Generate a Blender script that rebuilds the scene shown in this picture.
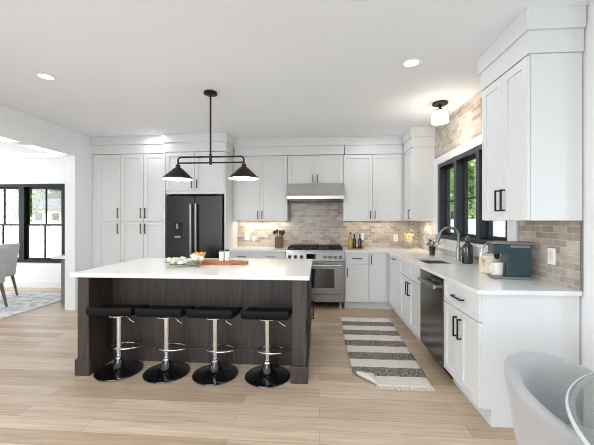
import bpy, bmesh, math, random
from mathutils import Vector, Matrix
random.seed(7)
for o in list(bpy.data.objects): bpy.data.objects.remove(o)
SC = bpy.context.scene
COL = SC.collection
PI = math.pi

# ------------------------------------------------------------------ camera
cam = bpy.data.cameras.new('camera'); camo = bpy.data.objects.new('camera', cam); COL.objects.link(camo)
camo.location = (0, 0, 1.372); camo.rotation_euler = (PI/2, 0, 0.0718)
cam.sensor_fit = 'HORIZONTAL'; cam.sensor_width = 36.0; cam.lens = 36.0*309.3/594
cam.shift_y = -1.5/594; cam.clip_start = 0.05; cam.clip_end = 200
SC.camera = camo
# ------------------------------------------------------------------ colour management
vs = SC.view_settings
vs.view_transform = 'Standard'; vs.look = 'None'; vs.gamma = 1.0; vs.use_curve_mapping = False
vs.exposure = 0.64
# ------------------------------------------------------------------ world, sun
w = bpy.data.worlds.new('sky'); SC.world = w; w.use_nodes = True
nt = w.node_tree; bg = nt.nodes['Background']
sky = nt.nodes.new('ShaderNodeTexSky'); sky.sky_type = 'NISHITA'; sky.sun_disc = False
sky.sun_elevation = math.radians(55); sky.sun_rotation = math.radians(200); sky.dust_density = 3.0
hs = nt.nodes.new('ShaderNodeHueSaturation'); hs.inputs['Saturation'].default_value = 0.85
nt.links.new(sky.outputs[0], hs.inputs['Color']); nt.links.new(hs.outputs[0], bg.inputs['Color'])
bg.inputs['Strength'].default_value = 0.38
SC.cycles.max_bounces = 10; SC.cycles.diffuse_bounces = 6; SC.cycles.glossy_bounces = 5
SC.cycles.transmission_bounces = 8; SC.cycles.transparent_max_bounces = 12
SC.cycles.caustics_reflective = False; SC.cycles.caustics_refractive = False
SC.cycles.sample_clamp_indirect = 6.0
SC.cycles.filter_width = 1.0
try:
    SC.cycles.use_denoising = True
except Exception: pass

def lamp(name, kind, loc, rot, energy, color=(1, 1, 1), size=None, size_y=None, parent=None, **kw):
    l = bpy.data.lights.new(name, kind); o = bpy.data.objects.new(name, l); COL.objects.link(o)
    o.location = loc; o.rotation_euler = rot; l.energy = energy; l.color = color
    if kind == 'AREA':
        l.shape = 'RECTANGLE' if size_y else 'DISK'; l.size = size
        if size_y: l.size_y = size_y
    for k, v in kw.items(): setattr(l, k, v)
    if parent:
        o.parent = parent; o.location = Vector(loc) - wloc(parent)
    return o

def wloc(o):
    v = Vector((0, 0, 0))
    while o: v = v + Vector(o.location); o = o.parent
    return v

DAY = (0.74, 0.855, 1.0)
lamp('sun', 'SUN', (0, 0, 8), (math.radians(28), math.radians(-18), 0), 3.0, (1.0, 0.96, 0.9), angle=0.03)
lamp('daylight_rear_glazing', 'AREA', (-1.7, -2.45, 1.35), (PI/2+0.6, 0, 0), 50, DAY, 3.4, 2.0)
lamp('daylight_nook_glazing', 'AREA', (2.9, -0.45, 1.35), (PI/2+0.3, 0, PI/2), 18, DAY, 1.6, 1.7)
lamp('daylight_dining_glazing', 'AREA', (-8.8, 3.4, 1.5), (PI/2, 0, -PI/2), 125, (0.90, 0.95, 1.0), 3.6, 1.8)

# ------------------------------------------------------------------ materials
def lin(c):
    return tuple((x/255/12.92 if x/255 <= 0.04045 else ((x/255+0.055)/1.055)**2.4) for x in c)

class N:
    def __init__(s, name):
        s.m = bpy.data.materials.new(name); s.m.use_nodes = True; s.t = s.m.node_tree
        s.b = s.t.nodes['Principled BSDF']; s.out = s.t.nodes['Material Output']
    def n(s, t, **kw):
        x = s.t.nodes.new('ShaderNode' + t)
        for k, v in kw.items(): setattr(x, k, v)
        return x
    def l(s, a, b): s.t.links.new(a, b)

def mat(name, rgb, rough=0.5, metal=0.0, var=0.04, scale=6.0, bump=0.0, bscale=80.0, spec=None, stretch=None, coat=0.0):
    k = N(name); b = k.b
    c = lin(rgb)
    tc = k.n('TexCoord'); mp = k.n('Mapping')
    if stretch: mp.inputs['Scale'].default_value = stretch
    k.l(tc.outputs['Object'], mp.inputs[0])
    nz = k.n('TexNoise'); nz.inputs['Scale'].default_value = scale; nz.inputs['Detail'].default_value = 4
    k.l(mp.outputs[0], nz.inputs['Vector'])
    rp = k.n('ValToRGB')
    rp.color_ramp.elements[0].position = 0.3; rp.color_ramp.elements[1].position = 0.7
    rp.color_ramp.elements[0].color = (*[x*(1-var) for x in c], 1); rp.color_ramp.elements[1].color = (*[min(1, x*(1+var)) for x in c], 1)
    k.l(nz.outputs['Fac'], rp.inputs[0]); k.l(rp.outputs[0], b.inputs['Base Color'])
    b.inputs['Roughness'].default_value = rough; b.inputs['Metallic'].default_value = metal
    if spec is not None: b.inputs['Specular IOR Level'].default_value = spec
    if coat: b.inputs['Coat Weight'].default_value = coat; b.inputs['Coat Roughness'].default_value = 0.05
    if bump:
        n2 = k.n('TexNoise'); n2.inputs['Scale'].default_value = bscale; n2.inputs['Detail'].default_value = 5
        k.l(mp.outputs[0], n2.inputs['Vector'])
        bp = k.n('Bump'); bp.inputs['Strength'].default_value = bump; bp.inputs['Distance'].default_value = 0.01
        k.l(n2.outputs['Fac'], bp.inputs['Height']); k.l(bp.outputs[0], b.inputs['Normal'])
    return k.m

def emis(name, rgb, strength, base=(255, 255, 255)):
    k = N(name); b = k.b
    b.inputs['Base Color'].default_value = (*lin(base), 1)
    b.inputs['Emission Color'].default_value = (*lin(rgb), 1); b.inputs['Emission Strength'].default_value = strength
    return k.m

def pane_mat(name, tint=(1, 1, 1), refl=0.06):
    k = N(name); k.t.nodes.remove(k.b)
    tr = k.n('BsdfTransparent'); tr.inputs[0].default_value = (*tint, 1)
    gl = k.n('BsdfGlossy'); gl.inputs['Roughness'].default_value = 0.02
    mx = k.n('MixShader'); fr = k.n('LayerWeight'); fr.inputs[0].default_value = 0.25
    ml = k.n('Math', operation='MULTIPLY'); ml.inputs[1].default_value = 0.5 if refl < 1 else refl
    k.l(fr.outputs['Fresnel'], ml.inputs[0]); k.l(ml.outputs[0], mx.inputs[0])
    k.l(tr.outputs[0], mx.inputs[1]); k.l(gl.outputs[0], mx.inputs[2]); k.l(mx.outputs[0], k.out.inputs[0])
    return k.m

def glass_mat(name, rgb=(255, 255, 255), rough=0.0, ior=1.45):
    k = N(name); b = k.b
    b.inputs['Base Color'].default_value = (*lin(rgb), 1); b.inputs['Transmission Weight'].default_value = 1
    b.inputs['Roughness'].default_value = rough; b.inputs['IOR'].default_value = ior
    return k.m

def floor_mat():
    k = N('oak_planks'); b = k.b
    tc = k.n('TexCoord')
    br = k.n('TexBrick'); br.offset = 0.37; br.offset_frequency = 2; br.squash = 1.0
    br.inputs['Scale'].default_value = 1.0; br.inputs['Brick Width'].default_value = 1.55; br.inputs['Row Height'].default_value = 0.127
    br.inputs['Mortar Size'].default_value = 0.0012; br.inputs['Mortar Smooth'].default_value = 0.2; br.inputs['Bias'].default_value = 0.0
    br.inputs['Color1'].default_value = (*lin((205, 184, 160)), 1); br.inputs['Color2'].default_value = (*lin((174, 151, 126)), 1)
    br.inputs['Mortar'].default_value = (*lin((140, 122, 103)), 1)
    k.l(tc.outputs['Object'], br.inputs['Vector'])
    mp = k.n('Mapping'); mp.inputs['Scale'].default_value = (0.9, 16, 1); k.l(tc.outputs['Object'], mp.inputs[0])
    nz = k.n('TexNoise'); nz.inputs['Scale'].default_value = 2.5; nz.inputs['Detail'].default_value = 8; nz.inputs['Distortion'].default_value = 0.6
    k.l(mp.outputs[0], nz.inputs['Vector'])
    mr = k.n('MapRange'); mr.inputs[1].default_value = 0.3; mr.inputs[2].default_value = 0.7; mr.inputs[3].default_value = 0.80; mr.inputs[4].default_value = 1.10
    k.l(nz.outputs['Fac'], mr.inputs[0])
    mx = k.n('VectorMath', operation='SCALE'); k.l(br.outputs['Color'], mx.inputs[0]); k.l(mr.outputs[0], mx.inputs['Scale'])
    k.l(mx.outputs[0], b.inputs['Base Color'])
    b.inputs['Roughness'].default_value = 0.36; b.inputs['Specular IOR Level'].default_value = 0.4
    bp = k.n('Bump'); bp.inputs['Strength'].default_value = 0.12; bp.inputs['Distance'].default_value = 0.004
    k.l(nz.outputs['Fac'], bp.inputs['Height']); k.l(bp.outputs[0], b.inputs['Normal'])
    return k.m

def tile_mat(name, swiz):
    k = N(name); b = k.b
    tc = k.n('TexCoord'); sp = k.n('SeparateXYZ'); cb = k.n('CombineXYZ')
    k.l(tc.outputs['Object'], sp.inputs[0])
    k.l(sp.outputs[swiz[0]], cb.inputs[0]); k.l(sp.outputs[swiz[1]], cb.inputs[1])
    br = k.n('TexBrick'); br.offset = 0.5
    br.inputs['Scale'].default_value = 1.0; br.inputs['Brick Width'].default_value = 0.122; br.inputs['Row Height'].default_value = 0.0495
    br.inputs['Mortar Size'].default_value = 0.0022; br.inputs['Mortar Smooth'].default_value = 0.15
    br.inputs['Color1'].default_value = (*lin((196, 186, 175)), 1); br.inputs['Color2'].default_value = (*lin((154, 142, 130)), 1)
    br.inputs['Mortar'].default_value = (*lin((206, 196, 184)), 1)
    k.l(cb.outputs[0], br.inputs['Vector'])
    nz = k.n('TexNoise'); nz.inputs['Scale'].default_value = 9; nz.inputs['Detail'].default_value = 5
    k.l(cb.outputs[0], nz.inputs['Vector'])
    mr = k.n('MapRange'); mr.inputs[1].default_value = 0.3; mr.inputs[2].default_value = 0.7; mr.inputs[3].default_value = 0.82; mr.inputs[4].default_value = 1.14
    k.l(nz.outputs['Fac'], mr.inputs[0])
    mx = k.n('VectorMath', operation='SCALE'); k.l(br.outputs['Color'], mx.inputs[0]); k.l(mr.outputs[0], mx.inputs['Scale'])
    k.l(mx.outputs[0], b.inputs['Base Color'])
    b.inputs['Roughness'].default_value = 0.2
    n2 = k.n('TexNoise'); n2.inputs['Scale'].default_value = 22; n2.inputs['Detail'].default_value = 2; k.l(cb.outputs[0], n2.inputs['Vector'])
    sb = k.n('Math', operation='MULTIPLY_ADD'); sb.inputs[1].default_value = -0.5
    k.l(br.outputs['Fac'], sb.inputs[0]); k.l(n2.outputs['Fac'], sb.inputs[2])
    bp = k.n('Bump'); bp.inputs['Strength'].default_value = 0.45; bp.inputs['Distance'].default_value = 0.006
    k.l(sb.outputs[0], bp.inputs['Height']); k.l(bp.outputs[0], b.inputs['Normal'])
    return k.m

def wood_mat(name, a, c, stretch, rough=0.5, scale=3.0, bump=0.08):
    k = N(name); b = k.b
    tc = k.n('TexCoord'); mp = k.n('Mapping'); mp.inputs['Scale'].default_value = stretch; k.l(tc.outputs['Object'], mp.inputs[0])
    nz = k.n('TexNoise'); nz.inputs['Scale'].default_value = scale; nz.inputs['Detail'].default_value = 9; nz.inputs['Distortion'].default_value = 0.8
    k.l(mp.outputs[0], nz.inputs['Vector'])
    rp = k.n('ValToRGB'); e = rp.color_ramp.elements
    e[0].position = 0.32; e[1].position = 0.68; e[0].color = (*lin(a), 1); e[1].color = (*lin(c), 1)
    k.l(nz.outputs['Fac'], rp.inputs[0]); k.l(rp.outputs[0], b.inputs['Base Color']); b.inputs['Roughness'].default_value = rough
    bp = k.n('Bump'); bp.inputs['Strength'].default_value = bump; bp.inputs['Distance'].default_value = 0.005
    k.l(nz.outputs['Fac'], bp.inputs['Height']); k.l(bp.outputs[0], b.inputs['Normal'])
    return k.m

def rug_mat():
    k = N('striped_wool'); b = k.b
    uv = k.n('UVMap'); uv.uv_map = 'weave'; sp = k.n('SeparateXYZ'); k.l(uv.outputs[0], sp.inputs[0])
    m1 = k.n('Math', operation='MULTIPLY'); m1.inputs[1].default_value = 5.5; k.l(sp.outputs[1], m1.inputs[0])
    m2 = k.n('Math', operation='FRACT'); k.l(m1.outputs[0], m2.inputs[0])
    m3 = k.n('Math', operation='GREATER_THAN'); m3.inputs[1].default_value = 0.5; k.l(m2.outputs[0], m3.inputs[0])
    mp = k.n('Mapping'); mp.inputs['Scale'].default_value = (30, 130, 1); k.l(uv.outputs[0], mp.inputs[0])
    nz = k.n('TexNoise'); nz.inputs['Scale'].default_value = 1.0; nz.inputs['Detail'].default_value = 3; k.l(mp.outputs[0], nz.inputs['Vector'])
    rp = k.n('ValToRGB'); e = rp.color_ramp.elements; e[0].position = 0.36; e[1].position = 0.62
    e[0].color = (*lin((66, 62, 59)), 1); e[1].color = (*lin((166, 157, 149)), 1); k.l(nz.outputs['Fac'], rp.inputs[0])
    r2 = k.n('ValToRGB'); e = r2.color_ramp.elements; e[0].position = 0.3; e[1].position = 0.7
    e[0].color = (*lin((214, 205, 194)), 1); e[1].color = (*lin((234, 227, 218)), 1); k.l(nz.outputs['Fac'], r2.inputs[0])
    mx = k.n('Mix', data_type='RGBA'); k.l(m3.outputs[0], mx.inputs[0]); k.l(r2.outputs[0], mx.inputs[6]); k.l(rp.outputs[0], mx.inputs[7])
    k.l(mx.outputs[2], b.inputs['Base Color']); b.inputs['Roughness'].default_value = 0.95; b.inputs['Specular IOR Level'].default_value = 0.1
    bp = k.n('Bump'); bp.inputs['Strength'].default_value = 0.5; bp.inputs['Distance'].default_value = 0.004
    k.l(nz.outputs['Fac'], bp.inputs['Height']); k.l(bp.outputs[0], b.inputs['Normal'])
    return k.m

def shiplap_mat():
    k = N('white_shiplap'); b = k.b
    tc = k.n('TexCoord'); sp = k.n('SeparateXYZ'); k.l(tc.outputs['Object'], sp.inputs[0])
    m = k.n('Math', operation='MULTIPLY'); m.inputs[1].default_value = 1/0.165; k.l(sp.outputs[2], m.inputs[0])
    f = k.n('Math', operation='FRACT'); k.l(m.outputs[0], f.inputs[0])
    g = k.n('Math', operation='GREATER_THAN'); g.inputs[1].default_value = 0.05; k.l(f.outputs[0], g.inputs[0])
    bp = k.n('Bump'); bp.inputs['Strength'].default_value = 0.35; bp.inputs['Distance'].default_value = 0.006
    k.l(g.outputs[0], bp.inputs['Height']); k.l(bp.outputs[0], b.inputs['Normal'])
    b.inputs['Base Color'].default_value = (*lin((228, 227, 224)), 1); b.inputs['Roughness'].default_value = 0.5
    return k.m

M = {}
M['paint'] = mat('wall_paint', (234, 235, 236), 0.7, var=0.01, scale=2)
M['ceil'] = mat('ceiling_paint', (238, 241, 246), 0.85, var=0.008, scale=1.5)
M['cab'] = mat('cabinet_lacquer', (222, 223, 223), 0.38, var=0.008, scale=2)
M['quartz'] = mat('white_quartz', (234, 234, 234), 0.14, var=0.02, scale=9, spec=0.5)
M['floor'] = floor_mat()
M['tileb'] = tile_mat('zellige_back', (0, 2)); M['tiler'] = tile_mat('zellige_right', (1, 2))
M['island'] = wood_mat('grey_stained_oak', (50, 42, 36), (74, 64, 57), (14, 14, 0.9), 0.45)
M['black'] = mat('matte_black_metal', (24, 23, 22), 0.42, 0.3, var=0.1, scale=20)
M['bronze'] = mat('dark_bronze_metal', (52, 42, 36), 0.38, 0.7, var=0.15, scale=14)
M['blackframe'] = mat('black_window_paint', (15, 16, 18), 0.5, var=0.05, spec=0.2)
M['litframe'] = mat('daylit_black_window_paint', (38, 42, 48), 0.32, var=0.05)  # black frames, with the daylight on their faces mixed into the colour
M['pull'] = mat('dark_pull_metal', (38, 34, 31), 0.35, 0.6, var=0.1)
M['steel'] = mat('brushed_steel', (150, 149, 148), 0.36, 1.0, var=0.05, scale=3, stretch=(1, 1, 40))
M['rangesteel'] = mat('range_steel', (146, 145, 144), 0.3, 1.0, var=0.05, scale=3, stretch=(40, 1, 1))
M['dwsteel'] = mat('dishwasher_steel', (122, 118, 115), 0.2, 1.0, var=0.05, scale=3, stretch=(1, 1, 30))
M['brightsteel'] = mat('bright_steel', (205, 203, 200), 0.25, 1.0, var=0.03)
M['darksteel'] = mat('black_stainless', (72, 70, 69), 0.22, 1.0, var=0.06, scale=3, stretch=(1, 1, 30))
M['chrome'] = mat('polished_chrome', (215, 214, 213), 0.07, 1.0, var=0.01)
M['gblack'] = mat('gloss_black', (12, 12, 13), 0.1, 0.0, var=0.1, coat=0.6)
M['leather'] = mat('black_vinyl', (10, 10, 10), 0.7, spec=0.25, var=0.15, scale=20, bump=0.06, bscale=140)
M['whiteplastic'] = mat('white_plastic', (238, 237, 233), 0.35, var=0.01)
M['iron'] = mat('cast_iron', (20, 20, 21), 0.55, 0.2, var=0.2, scale=30)
M['ovenglass'] = mat('dark_oven_glass', (30, 29, 28), 0.06, var=0.1, coat=0.5)
M['velvet'] = mat('grey_velvet', (160, 159, 157), 0.85, var=0.06, scale=7, bump=0.08, bscale=120)
M['velvet'].node_tree.nodes['Principled BSDF'].inputs['Sheen Weight'].default_value = 0.4
M['linen'] = mat('grey_linen', (182, 181, 180), 0.9, var=0.04, scale=12, bump=0.1, bscale=200)
M['legwood'] = wood_mat('brown_leg_wood', (92, 72, 56), (126, 102, 82), (20, 20, 2), 0.5)
M['darkleg'] = mat('dark_walnut_leg', (48, 34, 28), 0.4, var=0.1)
M['boardwood'] = wood_mat('acacia_wood', (120, 72, 42), (176, 118, 74), (3, 24, 24), 0.5)
M['blockwood'] = wood_mat('walnut_block', (92, 66, 48), (124, 92, 68), (26, 26, 3), 0.5)
M['pane'] = pane_mat('window_glass')
M['tableglass'] = pane_mat('table_glass', (0.93, 0.955, 0.95))
M['jarglass'] = pane_mat('thin_jar_glass', (0.97, 0.97, 0.96))
_t = M['jarglass'].node_tree; _o = [n for n in _t.nodes if n.type == 'OUTPUT_MATERIAL'][0]; _m = [n for n in _t.nodes if n.type == 'MIX_SHADER'][0]
_d = _t.nodes.new('ShaderNodeBsdfTranslucent'); _d.inputs[0].default_value = (1, 1, 0.98, 1); _x = _t.nodes.new('ShaderNodeMixShader'); _x.inputs[0].default_value = 0.12  # white translucent share mixed in to stand for highlights on the glass
_t.links.new(_m.outputs[0], _x.inputs[1]); _t.links.new(_d.outputs[0], _x.inputs[2]); _t.links.new(_x.outputs[0], _o.inputs[0])
M['rimglass'] = glass_mat('whitened_glass_edge', (252, 254, 254), 0.25)  # milky white edge stands in for bright highlights on clear glass
M['rimglass'].node_tree.nodes['Principled BSDF'].inputs['Transmission Weight'].default_value = 0.35
M['glass'] = glass_mat('clear_glass', (250, 253, 252))
M['smoke'] = glass_mat('smoked_glass', (150, 156, 164))
M['greyglass'] = mat('dark_grey_glass', (44, 47, 50), 0.08, var=0.15, coat=0.5)
M['amber'] = mat('amber_shell', (226, 172, 104), 0.35, var=0.18, scale=30)
M['oil'] = mat('olive_oil_glass', (176, 146, 66), 0.12, var=0.2, scale=20, coat=0.4)
M['teal'] = mat('teal_enamel', (40, 65, 72), 0.3, var=0.04)
M['cream'] = mat('cream_ceramic', (226, 211, 188), 0.4, var=0.05, scale=14)
M['whitecer'] = mat('white_ceramic', (236, 232, 225), 0.18, var=0.02)
M['petal'] = mat('white_petals', (240, 238, 228), 0.7, var=0.04, scale=30)
M['leaf'] = mat('green_leaf', (86, 104, 62), 0.6, var=0.2, scale=18)
M['sage'] = mat('sage_leaf', (150, 158, 140), 0.6, var=0.15, scale=18)
M['sponge'] = mat('pale_yellow_sponge', (244, 218, 166), 0.9, var=0.15, scale=30, bump=0.4, bscale=60)
M['bulb'] = emis('lamp_bulb', (255, 240, 214), 14)
M['globe'] = emis('frosted_globe', (255, 244, 226), 2.6)
M['led'] = emis('led_lens', (255, 250, 242), 0.55)
M['linear'] = emis('header_glow_panel', (250, 252, 255), 2.2)  # added glow for the lit header underside, not a lamp lens
M['whiteshade'] = mat('white_shade_enamel', (240, 236, 228), 0.5, var=0.01)
M['rug'] = rug_mat()
M['fringe'] = mat('cream_yarn', (226, 218, 206), 0.95, var=0.06)
M['greyrug'] = mat('faded_grey_rug', (212, 210, 208), 0.95, var=0.4, scale=9, bump=0.3, bscale=90)
M['shiplap'] = shiplap_mat()
M['tree'] = mat('tree_leaves', (168, 204, 122), 0.6, var=0.4, scale=2.2)
M['tree2'] = mat('tree_leaves_pale', (192, 216, 146), 0.6, var=0.4, scale=2.2)
M['tree3'] = mat('tree_leaves_dark', (92, 122, 62), 0.7, var=0.45, scale=1.2)
M['bark'] = mat('tree_bark', (96, 82, 68), 0.9, var=0.25, scale=12)
M['grass'] = mat('lawn_grass', (120, 150, 76), 0.95, var=0.25, scale=3)
M['vinyl'] = mat('white_vinyl', (246, 246, 246), 0.5, var=0.01)
M['roof'] = mat('grey_shingle', (62, 62, 64), 0.9, var=0.15, scale=10)
M['siding'] = mat('white_siding', (236, 235, 232), 0.7, var=0.03)
M['console'] = wood_mat('grey_console_wood', (108, 102, 96), (136, 129, 122), (14, 14, 1), 0.5)

# ------------------------------------------------------------------ mesh helpers
class MB:
    def __init__(s): s.bm = bmesh.new()
    def box(s, x0, x1, y0, y1, z0, z1):
        v = [s.bm.verts.new(p) for p in ((x0,y0,z0),(x1,y0,z0),(x1,y1,z0),(x0,y1,z0),(x0,y0,z1),(x1,y0,z1),(x1,y1,z1),(x0,y1,z1))]
        for f in ((0,3,2,1),(4,5,6,7),(0,1,5,4),(1,2,6,5),(2,3,7,6),(3,0,4,7)): s.bm.faces.new([v[i] for i in f])
        return s
    def mbox(s, F, u0, u1, n0, n1, z0, z1):
        a = F(u0, n0, z0); b = F(u1, n1, z1)
        return s.box(min(a[0],b[0]),max(a[0],b[0]),min(a[1],b[1]),max(a[1],b[1]),min(a[2],b[2]),max(a[2],b[2]))
    def prism(s, pts, lo, hi, F):
        # polygon pts (a,b) extruded from lo to hi; F(a,b,t)->xyz
        A = [s.bm.verts.new(F(a,b,lo)) for a,b in pts]; B = [s.bm.verts.new(F(a,b,hi)) for a,b in pts]
        n = len(pts); s.bm.faces.new(A); s.bm.faces.new(B[::-1])
        for i in range(n): s.bm.faces.new((A[i],A[(i+1)%n],B[(i+1)%n],B[i]))
        return s
    def lathe(s, prof, c=(0,0,0), seg=32, axis='z', close=True, scale=(1,1)):
        rings = []
        for r, h in prof:
            if r < 1e-6:
                rings.append([s.bm.verts.new(s._ax(c, 0, 0, h, axis))])
            else:
                rings.append([s.bm.verts.new(s._ax(c, r*math.cos(2*PI*i/seg)*scale[0], r*math.sin(2*PI*i/seg)*scale[1], h, axis)) for i in range(seg)])
        for a, b in zip(rings, rings[1:]):
            for i in range(seg):
                j = (i+1) % seg
                if len(a) == 1 and len(b) == 1: continue
                if len(a) == 1: s.bm.faces.new((a[0], b[j], b[i]))
                elif len(b) == 1: s.bm.faces.new((a[i], a[j], b[0]))
                else: s.bm.faces.new((a[i], a[j], b[j], b[i]))
        if close:
            for r in (rings[0], rings[-1]):
                if len(r) > 1: s.bm.faces.new(r)
        return s
    def _ax(s, c, a, b, h, axis):
        if axis == 'z': return (c[0]+a, c[1]+b, c[2]+h)
        if axis == 'y': return (c[0]+a, c[1]+h, c[2]+b)
        return (c[0]+h, c[1]+a, c[2]+b)
    def tube(s, pts, r, seg=10, cap=True, closed=False):
        pts = [Vector(p) for p in pts]; n = len(pts)
        rr = r if isinstance(r, (list, tuple)) else [r]*n
        rings = []; up = Vector((0,0,1)); prev = None
        for i, p in enumerate(pts):
            if closed: d = (pts[(i+1)%n]-pts[i-1]).normalized()
            else: d = (pts[min(i+1,n-1)]-pts[max(i-1,0)]).normalized()
            if prev is None:
                a = d.cross(up)
                if a.length < 1e-3: a = d.cross(Vector((1,0,0)))
                a.normalize()
            else:
                a = prev - d*prev.dot(d)
                a.normalize()
            prev = a; b = d.cross(a)
            rings.append([s.bm.verts.new(p + (a*math.cos(2*PI*k/seg)+b*math.sin(2*PI*k/seg))*rr[i]) for k in range(seg)])
        prs = list(zip(rings, rings[1:]))
        if closed: prs.append((rings[-1], rings[0]))
        for A, B in prs:
            for k in range(seg): s.bm.faces.new((A[k],A[(k+1)%seg],B[(k+1)%seg],B[k]))
        if cap and not closed: s.bm.faces.new(rings[0][::-1]); s.bm.faces.new(rings[-1])
        return s
    def ball(s, c, r, sx=1, sy=1, sz=1, seg=14, rings=9):
        m = Matrix.Translation(c) @ Matrix.Diagonal((sx*r, sy*r, sz*r, 1))
        bmesh.ops.create_uvsphere(s.bm, u_segments=seg, v_segments=rings, radius=1, matrix=m); return s
    def quad(s, *p):
        s.bm.faces.new([s.bm.verts.new(q) for q in p]); return s
    def build(s, name, m, parent=None, bevel=0.0, smooth=False, loc=None, subsurf=0, seg=2, label=None):
        bmesh.ops.recalc_face_normals(s.bm, faces=s.bm.faces)
        base = wloc(parent) if parent else Vector(loc or (0,0,0))
        if base.length: bmesh.ops.translate(s.bm, verts=s.bm.verts, vec=-base)
        me = bpy.data.meshes.new(name); s.bm.to_mesh(me); s.bm.free()
        o = bpy.data.objects.new(name, me); COL.objects.link(o)
        me.materials.append(m)
        if parent: o.parent = parent
        elif loc: o.location = loc
        if smooth:
            for p in me.polygons: p.use_smooth = True
            if smooth != 'all':
                me.set_sharp_from_angle(angle=math.radians(38))
        if bevel:
            b = o.modifiers.new('bevel', 'BEVEL'); b.width = bevel; b.segments = seg; b.limit_method = 'ANGLE'; b.angle_limit = math.radians(40)
        if subsurf:
            b = o.modifiers.new('sub', 'SUBSURF'); b.levels = subsurf; b.render_levels = subsurf
        if label: o['label'] = label
        return o

def B(*a): return MB().box(*a)
def thing(name, label, cat, loc=(0,0,0), group=None):
    o = bpy.data.objects.new(name, None); COL.objects.link(o); o.location = loc; o.empty_display_size = 0.1
    o['label'] = label; o['category'] = cat; o['kind'] = 'thing'
    if group: o['group'] = group
    return o
def tag(o, label, cat, group=None, kind='thing'):
    o['label'] = label; o['category'] = cat; o['kind'] = kind
    if group: o['group'] = group
    return o
def struct(o, label=None):
    o['kind'] = 'structure'
    if label: o['label'] = label
    return o
def sempty(name, loc=(0,0,0), label=None):
    o = bpy.data.objects.new(name, None); COL.objects.link(o); o.location = loc; return struct(o, label)
def copy_tree(o, parent=None):
    c = o.copy(); COL.objects.link(c)
    if parent: c.parent = parent
    for ch in list(o.children):
        copy_tree(ch, c)
    return c
def arc(c, r, a0, a1, n, plane='xz', k=1.0):
    out = []
    for i in range(n+1):
        a = a0+(a1-a0)*i/n; p = (r*math.cos(a), r*k*math.sin(a))
        out.append((c[0]+p[0], c[1], c[2]+p[1]) if plane == 'xz' else (c[0]+p[0], c[1]+p[1], c[2]) if plane == 'xy' else (c[0], c[1]+p[0], c[2]+p[1]))
    return out

# ================================================================== THE SETTING
XR, XL, YB, ZC = 1.70, -3.74, 5.46, 2.75
struct(B(-9.2, 3.3, -2.8, 6.1, -0.15, 0).build('floor', M['floor']))
struct(B(-9.2, 3.3, -2.8, 6.1, ZC, ZC+0.15).build('ceiling', M['ceil']))
struct(B(-3.905, 1.86, YB+0.01, YB+0.16, 0, ZC).build('wall_back', M['paint']))
WY0, WY1, WZ0, WZ1 = 2.893, 4.536, 1.13, 2.17
mb = MB()
mb.box(XR+0.01, XR+0.16, 1.95, WY0, 0, ZC).box(XR+0.01, XR+0.16, WY1, YB+0.16, 0, ZC)
mb.box(XR+0.01, XR+0.16, WY0, WY1, 0, WZ0).box(XR+0.01, XR+0.16, WY0, WY1, WZ1, ZC)
struct(mb.build('wall_right', M['paint']))
struct(B(XR+0.16, 3.15, 1.95, 2.1, 0, ZC).build('wall_nook', M['paint']))
mb = MB(); mb.box(3.0, 3.15, -2.65, -1.3, 0, ZC).box(3.0, 3.15, 0.4, 1.95, 0, ZC).box(3.0, 3.15, -1.3, 0.4, 0, 0.55).box(3.0, 3.15, -1.3, 0.4, 2.35, ZC)
struct(mb.build('wall_east', M['paint']))
mb = MB(); mb.box(-9.2, -3.4, -2.65, -2.5, 0, ZC).box(0.1, 3.15, -2.65, -2.5, 0, ZC).box(-3.4, 0.1, -2.65, -2.5, 0, 0.4).box(-3.4, 0.1, -2.65, -2.5, 2.5, ZC)
struct(mb.build('wall_rear', M['paint']))
mb = MB(); mb.box(-3.905, XL, 4.49, YB+0.16, 0, ZC).box(-3.905, XL, -2.5, 1.2, 0, ZC).box(-3.905, XL, 1.2, 4.49, 2.376, ZC)
struct(mb.build('wall_left', M['paint']))
# dining room shell with two double hung windows in the far wall
DY = 5.95
wins = [(-6.10, -5.17), (-7.03, -6.10)]
mb = MB(); zs0, zs1 = 0.52, 2.13
mb.box(-9.2, -7.03, DY, DY+0.15, 0, ZC).box(-5.17, -3.905, DY, DY+0.15, 0, ZC)
mb.box(-7.03, -5.17, DY, DY+0.15, 0, zs0).box(-7.03, -5.17, DY, DY+0.15, zs1, ZC)
struct(mb.build('wall_dining', M['shiplap']))
mb = MB(); mb.box(-9.2, -9.05, -2.65, 1.6, 0, ZC).box(-9.2, -9.05, 5.2, 6.1, 0, ZC).box(-9.2, -9.05, 1.6, 5.2, 0, 0.6).box(-9.2, -9.05, 1.6, 5.2, 2.4, ZC)
struct(mb.build('wall_west', M['paint']))
struct(B(-9.05, -3.905, DY-0.015, DY, 0, 0.13).build('baseboard_dining', M['cab'], bevel=0.004))
struct(B(-9.05, -3.905, DY-0.09, DY, ZC-0.1, ZC).build('trim_dining', M['paint'], bevel=0.01))
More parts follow.
